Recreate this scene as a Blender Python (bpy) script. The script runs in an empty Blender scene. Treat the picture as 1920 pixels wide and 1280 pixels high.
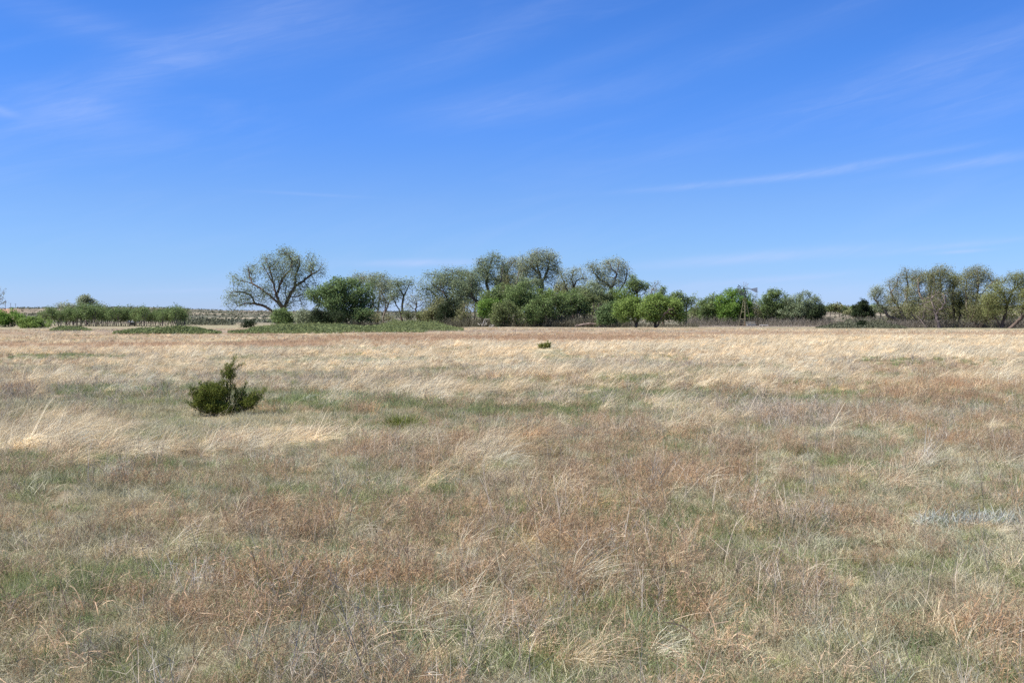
import bpy, math, random
import numpy as np
from mathutils import Vector, Matrix

# ------------------------------------------------------------------ camera, sky, sun, exposure
S = bpy.context.scene
C = S.collection
F = 2059.0            # focal length in photo pixels (1920 wide)
HOR = 592.0           # eye-level row of the photo
CAMZ = 1.65
PITCH = math.atan((640 - HOR) / F)
cam_d = bpy.data.cameras.new('camera')
cam_d.sensor_width = 36.0
cam_d.lens = 36.0 * F / 1920.0
cam_d.clip_start = 0.05
cam_d.clip_end = 20000
cam = bpy.data.objects.new('camera', cam_d)
C.objects.link(cam)
cam.location = (0, 0, CAMZ)
cam.rotation_euler = (math.radians(90) - PITCH, 0, 0)
S.camera = cam
S.view_settings.view_transform = 'Standard'
S.view_settings.look = 'None'
S.view_settings.exposure = 0.68
S.view_settings.gamma = 1.0
S.cycles.use_denoising = False
S.cycles.max_bounces = 6
S.cycles.diffuse_bounces = 3
S.cycles.transparent_max_bounces = 4

SUN_EL = math.radians(54)
SUN_AZ = math.radians(258)      # compass-style from +Y towards +X: from the left, a little behind the camera
sd = Vector((math.sin(SUN_AZ) * math.cos(SUN_EL), math.cos(SUN_AZ) * math.cos(SUN_EL), math.sin(SUN_EL)))
sun_l = bpy.data.lights.new('sun', 'SUN')
sun_l.energy = 5.0
sun_l.angle = math.radians(0.53)
sun_l.color = (1.0, 0.955, 0.89)
sun = bpy.data.objects.new('sun', sun_l)
sun.rotation_euler = sd.to_track_quat('Z', 'Y').to_euler()
C.objects.link(sun)

world = bpy.data.worlds.new('World')
S.world = world
world.use_nodes = True
WN = world.node_tree
WN.nodes.clear()


class E:
    """tiny shader-math expression helper"""
    nt = None

    def __init__(s, sock): s.s = sock

    @staticmethod
    def m(op, *a):
        n = E.nt.nodes.new('ShaderNodeMath'); n.operation = op
        for i, v in enumerate(a):
            if isinstance(v, E): E.nt.links.new(v.s, n.inputs[i])
            else: n.inputs[i].default_value = v
        return E(n.outputs[0])
    def __add__(a, b): return E.m('ADD', a, b)
    def __radd__(a, b): return E.m('ADD', b, a)
    def __sub__(a, b): return E.m('SUBTRACT', a, b)
    def __rsub__(a, b): return E.m('SUBTRACT', b, a)
    def __mul__(a, b): return E.m('MULTIPLY', a, b)
    def __rmul__(a, b): return E.m('MULTIPLY', b, a)
    def __truediv__(a, b): return E.m('DIVIDE', a, b)


def noise3(nt, x, y, z, scale, detail=4, rough=0.5, dist=0.0):
    cx = nt.nodes.new('ShaderNodeCombineXYZ')
    for i, v in enumerate((x, y, z)):
        if isinstance(v, E): nt.links.new(v.s, cx.inputs[i])
        else: cx.inputs[i].default_value = v
    n = nt.nodes.new('ShaderNodeTexNoise')
    n.inputs['Scale'].default_value = scale
    n.inputs['Detail'].default_value = detail
    n.inputs['Roughness'].default_value = rough
    n.inputs['Distortion'].default_value = dist
    nt.links.new(cx.outputs[0], n.inputs['Vector'])
    return E(n.outputs['Fac'])


def smooth(nt, v, a, b):
    n = nt.nodes.new('ShaderNodeMapRange'); n.interpolation_type = 'SMOOTHSTEP'
    nt.links.new(v.s, n.inputs['Value'])
    n.inputs['From Min'].default_value = a; n.inputs['From Max'].default_value = b
    return E(n.outputs['Result'])


def build_sky():
    nt = WN; E.nt = nt
    out = nt.nodes.new('ShaderNodeOutputWorld')
    bg = nt.nodes.new('ShaderNodeBackground')
    sky = nt.nodes.new('ShaderNodeTexSky')
    sky.sky_type = 'NISHITA'; sky.sun_disc = False
    sky.sun_elevation = SUN_EL; sky.sun_rotation = SUN_AZ
    sky.altitude = 600; sky.air_density = 1.0; sky.dust_density = 0.4; sky.ozone_density = 1.6
    tc = nt.nodes.new('ShaderNodeTexCoord')
    sp = nt.nodes.new('ShaderNodeSeparateXYZ')
    nt.links.new(tc.outputs['Generated'], sp.inputs[0])
    X, Y, Z = (E(sp.outputs[i]) for i in range(3))
    az = E.m('ARCTAN2', X, Y)                      # radians, right positive
    el = E.m('ARCSINE', Z)
    # sky colour grade by height above the horizon
    h = E.m('MAXIMUM', el, 0.0)
    ramp = nt.nodes.new('ShaderNodeValToRGB')
    cr = ramp.color_ramp
    SKYG = SKY_GAIN
    while len(cr.elements) < len(SKYG): cr.elements.new(0.5)
    for e, (p, c) in zip(cr.elements, SKYG):
        e.position = p; e.color = (*c, 1)
    nt.links.new((h / 1.2).s, ramp.inputs[0])
    mul = nt.nodes.new('ShaderNodeMix'); mul.data_type = 'RGBA'; mul.blend_type = 'MULTIPLY'
    mul.inputs['Factor'].default_value = 1.0
    nt.links.new(sky.outputs[0], mul.inputs[6]); nt.links.new(ramp.outputs[0], mul.inputs[7])
    # cirrus
    wisp = noise3(nt, az * 5.0 - el * 2.0, el * 26.0 - az * 7.0, 0.0, 1.0, 7, 0.62, 0.5)
    fine = noise3(nt, az * 14.0, el * 70.0 - az * 18.0, 3.0, 1.0, 5, 0.6, 0.4)
    big = noise3(nt, az * 2.2, el * 4.0, 7.0, 1.0, 2, 0.5, 0.2)
    veil = smooth(nt, wisp, 0.42, 0.8) * smooth(nt, big, 0.38, 0.66) * 0.17
    total = veil
    fib = smooth(nt, noise3(nt, az * 11.0 + el * 3.0, el * 95.0 - az * 24.0, 9.0, 1.0, 8, .68, .8), .36, .72)

    def streak(u, v, hu, hv, ang, amp, fz):
        # one soft band of cirrus centred in a sky direction (radians), rotated by ang
        a0 = math.atan((u - 960) / F); e0 = math.atan((HOR - v) / F * math.cos(a0))
        ca, sa = math.cos(ang), math.sin(ang)
        da = az - a0; de = el - e0
        p = (da * ca + de * sa) / (hu / F)
        q = (de * ca - da * sa) / (hv / F)
        g = E.m('EXPONENT', (p * p + q * q) * -1.0)
        return g * (fine * fz * .6 + fib * fz * .55 + (1.0 - 0.62 * fz)) * amp
    D = math.radians
    for st in CIRRUS:
        total = total + streak(st[0], st[1], st[2], st[3], D(st[4]), st[5], st[6])
    total = E.m('MINIMUM', total, 0.75) * smooth(nt, el, -0.02, 0.03)
    mix = nt.nodes.new('ShaderNodeMix'); mix.data_type = 'RGBA'
    nt.links.new(total.s, mix.inputs['Factor'])
    nt.links.new(mul.outputs[2], mix.inputs[6])
    mix.inputs[7].default_value = (3.6, 4.3, 6.4, 1)
    nt.links.new(mix.outputs[2], bg.inputs['Color'])
    bg.inputs['Strength'].default_value = 0.1
    nt.links.new(bg.outputs[0], out.inputs[0])


# sky colour grade (position 0..1 = elevation 0..0.4 rad) and cirrus bands: u, v, half length, half width, tilt, strength, streakiness
_g = 1 / 2 ** 0.68
SKY_GAIN = [(e / 1.2, (a * _g, b * _g, c * _g)) for e, a, b, c in [
    (0.0, .74, 1.01, 1.95), (.030, .61, .91, 1.69), (.055, .60, .90, 1.57), (.10, .59, .885, 1.53), (.136, .52, .87, 1.60), (.165, .455, .86, 1.68),
    (.223, .42, .875, 1.72), (.28, .405, .86, 1.70), (.6, .56, .78, 1.05), (1.2, .68, .76, .88)]]
CIRRUS = [
    (330, 110, 290, 34, 27, .13, 1.2), (150, 215, 110, 40, -8, .14, 1.0), (180, 55, 190, 26, -12, .10, 1.2),
    (560, 60, 240, 60, 10, .10, 1.0),
    (940, 205, 170, 30, 8, .13, 1.1), (880, 90, 220, 30, 20, .07, 1.1), (1120, 110, 230, 20, 18, .05, 1.1),
    (1720, 140, 360, 34, 15, .13, 1.4), (1860, 190, 220, 42, 14, .09, 1.4), (1480, 60, 300, 26, 18, .06, 1.2),
    (1400, 340, 190, 6, 4, .26, 1.5), (1650, 303, 140, 6, 7, .18, 1.5), (1880, 297, 150, 8, 7, .24, 1.4),
    (790, 493, 110, 7, 1, .42, .8), (1400, 484, 240, 10, 4, .36, 1.0), (1780, 462, 160, 6, 5, .18, 1.2),
    (1800, 472, 45, 3, 3, .30, 0.8), (1440, 524, 130, 6, 4, .26, 1.0), (580, 365, 90, 3, -2, .10, 0.6),
    (330, 546, 110, 4, 2, .14, 0.6), (1500, 548, 420, 26, 0, .22, 0.6), (500, 545, 600, 24, 0, .10, 0.5),
    (0, 208, 30, 7, -14, .2, .8),
]
build_sky()

rng = np.random.default_rng(11)
random.seed(5)


# ------------------------------------------------------------------ noise
def _hash(ix, iy, seed):
    h = (ix.astype(np.int64) * 374761393 + iy.astype(np.int64) * 668265263 + seed * 1442695041) & 0x7fffffff
    h = ((h ^ (h >> 13)) * 1274126177) & 0x7fffffff
    h = (h ^ (h >> 16)) & 0xffffff
    return h / float(0xffffff)


def vnoise(x, y, seed=0):
    x = np.asarray(x, float); y = np.asarray(y, float)
    ix = np.floor(x); iy = np.floor(y)
    fx = x - ix; fy = y - iy
    fx = fx * fx * (3 - 2 * fx); fy = fy * fy * (3 - 2 * fy)
    a = _hash(ix, iy, seed); b = _hash(ix + 1, iy, seed)
    c = _hash(ix, iy + 1, seed); d = _hash(ix + 1, iy + 1, seed)
    return (a * (1 - fx) + b * fx) * (1 - fy) + (c * (1 - fx) + d * fx) * fy


def fbm(x, y, oct=4, seed=0):
    t = 0; a = 0.5; s = 0
    for i in range(oct):
        t = t + a * vnoise(x * 2 ** i + i * 17.3, y * 2 ** i - i * 9.1, seed + i * 31)
        s += a; a *= 0.5
    return t / s


def sstep(a, b, x):
    t = np.clip((x - a) / (b - a), 0, 1)
    return t * t * (3 - 2 * t)


# ------------------------------------------------------------------ terrain shape
RIDGE_D = 1300.0
_ru = np.array([-900, 0, 35, 120, 220, 320, 420, 520, 640, 800, 1000, 1200, 1400, 1540, 1640, 1920, 2800], float)
_rv = np.array([580, 580.5, 578.5, 578, 577, 578.5, 582.5, 583.5, 584, 584.5, 586, 585, 580, 576, 574.5, 575, 577], float)


def terrain(x, y):
    x = np.asarray(x, float); y = np.asarray(y, float)
    r = np.hypot(x, y)
    yy = np.maximum(y, 1.0)
    u = np.where(y > 1, 960 + F * x / yy, 960 + np.sign(x) * 1e5)
    z = np.interp(r, [0, 118, 160, 205, 300, 430, 1e5], [0, 0, -.12, -.42, -1.12, -1.2, -1.2])
    amp = sstep(3, 12, r) * (1 - sstep(420, 700, r))
    z = z + amp * (fbm(x / 5.5, y / 5.5, 3, 3) - .5) * .16 + amp * (fbm(x / 26, y / 26, 2, 8) - .5) * .22
    rv = np.interp(u, _ru, _rv)
    zr = CAMZ + (HOR - rv) / F * RIDGE_D
    t = np.clip((r - 430) / (RIDGE_D - 430), 0, 1)
    k = (0.35 * t + 0.65 * t ** 1.6)
    back = 1 - 0.9 * sstep(RIDGE_D, 3200, r)
    zh = -1.2 + (zr + 1.2) * k * back
    zh = zh + sstep(430, 620, r) * (1 - sstep(RIDGE_D * .93, RIDGE_D, r) * .75) * (fbm(x / 90, y / 60, 4, 21) - .5) * 3.2
    return np.where(r > 430, zh, z)


def tz(x, y): return float(terrain(np.array([x]), np.array([y]))[0])
def px(u, D): return (u - 960) / F * D
def pz(v, D): return CAMZ + (HOR - v) / F * D


# ------------------------------------------------------------------ vegetation map of the field (types: straw, rust, green, pale, grey)
PATCH = [  # u, v, half width, half height, type, amount  (positions on the ground)
    (260, 835, 300, 34, 0, 1.4), (560, 805, 70, 22, 0, 1.3), (60, 850, 120, 36, 0, 1.2), (830, 738, 170, 14, 0, 1.2),
    (300, 662, 330, 8, 0, 1.0), (420, 690, 260, 9, 0, 1.2), (100, 715, 200, 12, 0, .8), (640, 742, 140, 10, 0, .9),
    (1440, 705, 120, 14, 0, 1.2), (1230, 722, 130, 13, 0, .9), (1690, 790, 50, 14, 0, 1.5), (1850, 712, 70, 14, 0, 1.3),
    (900, 858, 70, 36, 0, 1.6), (1720, 925, 90, 40, 0, .8), (1300, 790, 90, 18, 0, .8), (1420, 650, 620, 22, 0, 1.6),
    (1700, 640, 420, 16, 0, 1.4), (960, 664, 300, 9, 0, 1.0), (1120, 700, 200, 10, 0, .7),
    (850, 848, 180, 34, 1, 1.0), (1090, 850, 130, 30, 1, 1.0), (900, 635, 280, 5.0, 1, 9.0), (1150, 637, 130, 5, 1, 5.0), (430, 800, 130, 12, 3, 5.0), (1020, 663, 40, 5, 3, 4.0), (150, 768, 230, 18, 3, 1.8), (620, 790, 160, 12, 3, 1.4),
    (300, 645, 520, 4, 1, 3.5), (1500, 626, 500, 3, 1, 4.0), (700, 622, 900, 3, 4, 1.5), (750, 676, 300, 4, 3, 2.5), (200, 690, 240, 4, 3, 2.2), (1250, 688, 160, 4, 4, 2.2), (650, 705, 240, 5, 3, 2.0), (1840, 740, 170, 34, 1, 1.7), (1720, 830, 260, 50, 1, .8), (1750, 690, 220, 10, 1, .8),
    (480, 980, 260, 60, 1, .8), (80, 1060, 180, 50, 1, 1.0), (1500, 880, 220, 50, 1, .8), (1660, 1020, 200, 60, 1, 1.0),
    (1020, 1060, 120, 40, 1, .8), (700, 950, 200, 50, 1, .7), (430, 1180, 130, 90, 1, .5), (1600, 790, 160, 20, 1, .8),
    (250, 747, 130, 10, 2, .8), (560, 765, 90, 10, 2, 1.0), (800, 772, 170, 20, 2, .75), (1090, 780, 170, 20, 2, .8),
    (1230, 710, 130, 9, 2, 1.0), (1280, 745, 140, 12, 2, .8), (330, 900, 120, 24, 2, .6), (110, 905, 110, 12, 2, .7),
    (800, 895, 90, 12, 2, 1.3), (130, 672, 120, 6, 2, .6), (560, 655, 180, 5, 2, .5), (640, 810, 80, 16, 2, 1.0),
    (1420, 690, 60, 6, 2, .9), (90, 1130, 90, 30, 2, .4), (1180, 1180, 110, 50, 2, .6), (1620, 900, 90, 30, 2, .6),
    (900, 1220, 260, 40, 2, .5), (380, 1030, 90, 30, 2, .6), (1340, 750, 300, 12, 2, .3),
    (200, 955, 260, 30, 3, 1.4), (760, 1080, 160, 40, 3, 1.2), (1750, 915, 130, 36, 3, 1.3), (1860, 1040, 110, 50, 3, 1.5),
    (1500, 1190, 220, 60, 3, 1.4), (1330, 970, 150, 40, 3, .8), (980, 1200, 180, 50, 3, .8), (1080, 960, 180, 30, 3, .5),
    (120, 790, 170, 18, 3, 1.0), (1000, 775, 300, 20, 3, .7), (220, 1150, 160, 50, 3, .8), (620, 870, 110, 26, 3, .8),
    (60, 760, 120, 16, 4, 1.6), (660, 720, 130, 10, 4, .8), (1450, 770, 120, 22, 4, 1.3), (560, 890, 120, 30, 4, .9),
    (1560, 800, 120, 20, 4, .8), (470, 720, 120, 8, 4, .5), (1150, 650, 300, 5, 4, .3), (300, 1090, 120, 50, 4, .7),
]


def veg(x, y):
    """relative amount of each kind of grass on the ground at x, y"""
    q = sstep(30, 80, np.hypot(x, y)); x0_, y0_ = x, y
    yy = np.maximum(y, 1.5)
    v = HOR + CAMZ * F / yy
    u = 960 + F * x / yy
    x = x0_ / (1 + .9 * q); y = y0_ / (1 + 1.6 * q)      # larger patches far out
    n1 = fbm(x / 1.8, y / 1.2, 4, 41); n2 = fbm(x / 1.5 + 9, y / 1.0, 4, 52); n3 = fbm(x / 1.3, y / .9 + 7, 4, 63)
    n4 = fbm(x / 1.7 - 5, y / 1.3, 4, 74); n5 = fbm(x / 1.3 + 3, y / 1.0 - 8, 4, 85)
    L = fbm(x0_ / 14, y0_ / 9, 3, 96)
    x, y = x0_, y0_
    c = lambda n, a=.42, b=.62: sstep(a, b, n)
    straw = np.interp(v, [610, 622, 640, 665, 700, 760, 830, 900, 1300], [.25, .35, .9, .85, .55, .35, .18, .08, .04])
    rust = np.interp(v, [610, 618, 628, 640, 700, 760, 860, 920, 1300], [.9, .85, .75, .3, .3, .40, .5, .62, .70])
    green = np.interp(v, [610, 640, 700, 760, 900, 1300], [.1, .08, .22, .4, .35, .5])
    pale = np.interp(v, [610, 640, 700, 760, 850, 1300], [.1, .15, .3, .5, .65, .75])
    grey = np.interp(v, [610, 640, 700, 760, 900, 1300], [.35, .25, .35, .35, .25, .3])
    w = np.stack([straw * (.15 + 1.6 * c(n1)) * (.4 + 1.1 * L), rust * (.3 + 1.7 * c(n2)), green * (.25 + 2.0 * c(n3, .45, .68)),
                  pale * (.3 + 1.6 * c(n4)), grey * (.3 + 1.6 * c(n5, .46, .68))], -1)
    for (pu, pv, hu, hv, t, a) in PATCH:
        du = (u - pu) / hu; dv = (v - pv) / hv
        g = np.exp(-(du * du + dv * dv)) * (.35 + 1.3 * c((n1, n2, n3, n4, n5)[t], .36, .62))
        w[..., t] += a * g
        if a > 1.1:
            for k in range(5):
                if k != t: w[..., k] *= (1 - min(.85, .30 + .2 * a) * np.clip(np.exp(-(du * du + dv * dv)), 0, 1))
    w = w ** 1.25; w = w / w.sum(-1, keepdims=True)
    nearm = (.36 * (1 - sstep(9, 20, y0_)))[..., None]
    w = w * (1 - nearm) + nearm * np.array([.15, .42, .09, .20, .14])
    return w / w.sum(-1, keepdims=True)


# ------------------------------------------------------------------ materials
def mat_new(name):
    m = bpy.data.materials.new(name); m.use_nodes = True
    m.node_tree.nodes.clear()
    return m, m.node_tree


def plant_mat(name, c0, c1, rough=.75, transl=.25, attr='var', tint=False, spec=.15):
    """two-tone plant tissue, tone picked per face (attribute var), optional per-clump tint"""
    m, nt = mat_new(name)
    N = nt.nodes; Lk = nt.links
    out = N.new('ShaderNodeOutputMaterial')
    a = N.new('ShaderNodeAttribute'); a.attribute_name = attr
    mx = N.new('ShaderNodeMix'); mx.data_type = 'RGBA'
    mx.inputs[6].default_value = (*c0, 1); mx.inputs[7].default_value = (*c1, 1)
    Lk.new(a.outputs['Fac'], mx.inputs['Factor'])
    col = mx.outputs[2]
    if tint:
        t = N.new('ShaderNodeAttribute'); t.attribute_type = 'INSTANCER'; t.attribute_name = 'tint'
        mm = N.new('ShaderNodeMix'); mm.data_type = 'RGBA'; mm.blend_type = 'MULTIPLY'; mm.inputs['Factor'].default_value = 1
        Lk.new(col, mm.inputs[6]); Lk.new(t.outputs['Color'], mm.inputs[7]); col = mm.outputs[2]
    p = N.new('ShaderNodeBsdfPrincipled')
    p.inputs['Roughness'].default_value = rough
    p.inputs['Specular IOR Level'].default_value = spec
    Lk.new(col, p.inputs['Base Color'])
    if transl > 0:
        tr = N.new('ShaderNodeBsdfTranslucent'); Lk.new(col, tr.inputs['Color'])
        ms = N.new('ShaderNodeMixShader'); ms.inputs[0].default_value = transl
        Lk.new(p.outputs[0], ms.inputs[1]); Lk.new(tr.outputs[0], ms.inputs[2]); Lk.new(ms.outputs[0], out.inputs[0])
    else:
        Lk.new(p.outputs[0], out.inputs[0])
    return m


def surf_mat(name, c0, c1, scale=6, rough=.8, metal=0, bump=.0, stretch=(1, 1, 1), contrast=(.3, .7)):
    """noise-mottled hard surface"""
    m, nt = mat_new(name)
    N = nt.nodes; Lk = nt.links
    out = N.new('ShaderNodeOutputMaterial'); p = N.new('ShaderNodeBsdfPrincipled')
    tc = N.new('ShaderNodeTexCoord'); mp = N.new('ShaderNodeMapping'); mp.inputs['Scale'].default_value = stretch
    nz = N.new('ShaderNodeTexNoise'); nz.inputs['Scale'].default_value = scale; nz.inputs['Detail'].default_value = 6
    mr = N.new('ShaderNodeMapRange'); mr.inputs['From Min'].default_value = contrast[0]; mr.inputs['From Max'].default_value = contrast[1]
    mx = N.new('ShaderNodeMix'); mx.data_type = 'RGBA'
    mx.inputs[6].default_value = (*c0, 1); mx.inputs[7].default_value = (*c1, 1)
    Lk.new(tc.outputs['Object'], mp.inputs[0]); Lk.new(mp.outputs[0], nz.inputs['Vector'])
    Lk.new(nz.outputs['Fac'], mr.inputs['Value']); Lk.new(mr.outputs[0], mx.inputs['Factor'])
    Lk.new(mx.outputs[2], p.inputs['Base Color'])
    p.inputs['Roughness'].default_value = rough; p.inputs['Metallic'].default_value = metal
    p.inputs['Specular IOR Level'].default_value = .25
    if bump:
        b = N.new('ShaderNodeBump'); b.inputs['Strength'].default_value = bump; b.inputs['Distance'].default_value = .05
        Lk.new(nz.outputs['Fac'], b.inputs['Height']); Lk.new(b.outputs[0], p.inputs['Normal'])
    Lk.new(p.outputs[0], out.inputs[0])
    return m


M = dict(
    straw=plant_mat('straw_blades', (0.53, 0.435, 0.29), (0.79, 0.69, 0.5), tint=True),
    rust=plant_mat('rust_weed', (0.27, 0.175, 0.105), (0.62, 0.455, 0.295), tint=True),
    green=plant_mat('green_blades', (0.145, 0.185, 0.07), (0.36, 0.4, 0.19), tint=True, transl=.35),
    pale=plant_mat('pale_short_blades', (0.31, 0.295, 0.18), (0.61, 0.56, 0.395), tint=True),
    grey=plant_mat('grey_stems', (0.26, 0.205, 0.15), (0.6, 0.52, 0.42), tint=True, transl=.1),
    curl=plant_mat('curled_dead_blades', (.44, .27, .16), (.80, .62, .44), tint=True, transl=.15),
    silver=plant_mat('silver_leaves', (0.3, 0.33, 0.3), (0.52, 0.55, 0.52), transl=.1),
    lf_willow=plant_mat('leaves_willow', (.18, .20, .07), (.34, .36, .15), transl=.3),
    bark=surf_mat('bark_dark', (.060, .042, .032), (.17, .125, .10), 3, .9, bump=.4, stretch=(1, 1, .3)),
    bark_pale=surf_mat('bark_pale', (.12, .095, .08), (.26, .215, .18), 3, .9, bump=.3, stretch=(1, 1, .3)),
    bark_red=surf_mat('bark_reddish', (.07, .04, .028), (.16, .10, .075), 3, .9, bump=.3, stretch=(1, 1, .3)),
    twig=surf_mat('bare_twigs', (.13, .10, .095), (.27, .215, .20), 2, .9),
    dead=surf_mat('dead_white_wood', (.42, .38, .33), (.68, .64, .58), 4, .85, bump=.2),
    log=surf_mat('fallen_log_wood', (.12, .09, .075), (.36, .28, .235), 5, .95, bump=.8, stretch=(.4, 1, 1)),
    lf_grey=plant_mat('leaves_grey_green', (0.16, 0.205, 0.11), (0.31, 0.37, 0.22), transl=.3),
    lf_pale=plant_mat('leaves_pale_green', (0.21, 0.24, 0.145), (0.38, 0.42, 0.27), transl=.3),
    lf_dark=plant_mat('leaves_dark_green', (0.1, 0.155, 0.06), (0.22, 0.31, 0.13), transl=.3),
    lf_mid=plant_mat('leaves_mid_green', (0.11, 0.165, 0.06), (0.25, 0.33, 0.125), transl=.3),
    lf_bright=plant_mat('leaves_bright_green', (0.11, 0.2, 0.04), (0.25, 0.39, 0.085), transl=.35),
    lf_olive=plant_mat('leaves_olive', (0.18, 0.19, 0.085), (0.34, 0.35, 0.18), transl=.3),
    lf_yellow=plant_mat('leaves_yellow_green', (0.15, 0.23, 0.055), (0.31, 0.41, 0.12), transl=.35),
    lf_shrub=plant_mat('leaves_low_thicket', (0.12, 0.15, 0.06), (0.25, 0.295, 0.125), transl=.3),
    lf_scrub=plant_mat('leaves_scrub', (.075, .085, .055), (.15, .155, .10), transl=.1),
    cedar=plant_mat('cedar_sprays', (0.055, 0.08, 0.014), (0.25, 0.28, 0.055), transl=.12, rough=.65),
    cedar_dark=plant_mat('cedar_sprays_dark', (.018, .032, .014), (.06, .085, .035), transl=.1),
    steel=surf_mat('galvanised_steel', (.30, .29, .27), (.52, .50, .47), 3, .5, .4),
    steel_dark=surf_mat('weathered_dark_steel', (.016, .017, .020), (.045, .046, .05), 3, .8, .0),
    leg=surf_mat('tower_angle_iron', (.15, .135, .08), (.32, .29, .18), 2, .7, .1),
    rustm=surf_mat('rusted_iron', (.12, .065, .045), (.24, .15, .10), 4, .8),
    vane=surf_mat('vane_sheet', (.42, .41, .40), (.66, .64, .62), 2, .6, .1, stretch=(1, 1, 6)),
    wood=surf_mat('weathered_post_wood', (.07, .055, .045), (.19, .15, .125), 8, .9, stretch=(1, 1, .2)),
    white=surf_mat('white_painted_panel', (.62, .63, .64), (.78, .78, .78), 2, .45),
    black=surf_mat('dark_rubber', (.02, .02, .022), (.05, .05, .05), 4, .8),
    concrete=surf_mat('pale_concrete', (.50, .47, .42), (.68, .65, .60), 4, .9),
)


# ------------------------------------------------------------------ mesh helpers
def link(o, parent=None):
    C.objects.link(o)
    if parent is not None: o.parent = parent
    return o


def props(o, label=None, cat=None, group=None, kind=None):
    if label: o['label'] = label
    if cat: o['category'] = cat
    if group: o['group'] = group
    if kind: o['kind'] = kind
    return o


def empty(name, loc, label, cat, group=None, rz=0):
    o = bpy.data.objects.new(name, None)
    o.empty_display_size = .3
    o.location = loc; o.rotation_euler = (0, 0, rz)
    C.objects.link(o)
    return props(o, label, cat, group)


def mesh_data(name, V, Fq, mat, var=None, smooth_=False):
    """V (n,3), Fq (m,4) or (m,3) or list of both"""
    me = bpy.data.meshes.new(name)
    V = np.asarray(V, np.float32)
    if isinstance(Fq, np.ndarray):
        k = Fq.shape[1]; n = len(Fq)
        me.vertices.add(len(V)); me.vertices.foreach_set('co', V.ravel())
        me.loops.add(n * k); me.loops.foreach_set('vertex_index', Fq.astype(np.int32).ravel())
        me.polygons.add(n)
        me.polygons.foreach_set('loop_start', (np.arange(n) * k).astype(np.int32))
        me.polygons.foreach_set('loop_total', np.full(n, k, np.int32))
        me.update(calc_edges=True)
    else:
        me.from_pydata([tuple(v) for v in V], [], [tuple(f) for f in Fq]); me.update()
    if smooth_:
        me.polygons.foreach_set('use_smooth', np.ones(len(me.polygons), bool))
    if var is not None:
        at = me.attributes.new('var', 'FLOAT', 'FACE')
        at.data.foreach_set('value', np.asarray(var, np.float32))
    me.materials.append(mat)
    return me


def part(name, me, parent): return link(bpy.data.objects.new(name, me), parent)


class MB:
    """collects boxes / bars / tubes as plain quads"""
    def __init__(s): s.v = []; s.f = []
    def hexa(s, P):
        b = len(s.v); s.v += [tuple(p) for p in P]
        for q in ((0, 3, 2, 1), (4, 5, 6, 7), (0, 1, 5, 4), (1, 2, 6, 5), (2, 3, 7, 6), (3, 0, 4, 7)):
            s.f.append(tuple(b + i for i in q))
        return s
    def box(s, c, h):
        x, y, z = c; a, b, d = h
        return s.hexa([(x - a, y - b, z - d), (x + a, y - b, z - d), (x + a, y + b, z - d), (x - a, y + b, z - d),
                       (x - a, y - b, z + d), (x + a, y - b, z + d), (x + a, y + b, z + d), (x - a, y + b, z + d)])
    def tube(s, pts, rad, k=6):
        pts = [Vector(p) for p in pts]
        if not hasattr(rad, '__len__'): rad = [rad] * len(pts)
        b = len(s.v)
        for i, p in enumerate(pts):
            d = (pts[min(i + 1, len(pts) - 1)] - pts[max(i - 1, 0)]).normalized()
            r = Vector((.31, .93, .2)) if abs(d.dot(Vector((.31, .93, .2)).normalized())) < .9 else Vector((1, 0, .1))
            a = d.cross(r).normalized(); c = d.cross(a)
            for j in range(k):
                t = 2 * math.pi * j / k
                s.v.append(tuple(p + (a * math.cos(t) + c * math.sin(t)) * rad[i]))
        for i in range(len(pts) - 1):
            for j in range(k):
                q = b + i * k
                s.f.append((q + j, q + (j + 1) % k, q + k + (j + 1) % k, q + k + j))
        s.f.append(tuple(b + j for j in reversed(range(k))))
        e = b + (len(pts) - 1) * k
        s.f.append(tuple(e + j for j in range(k)))
        return s
    def build(s, name, mat, parent=None):
        return part(name, mesh_data(name, s.v, s.f, mat), parent)


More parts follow.
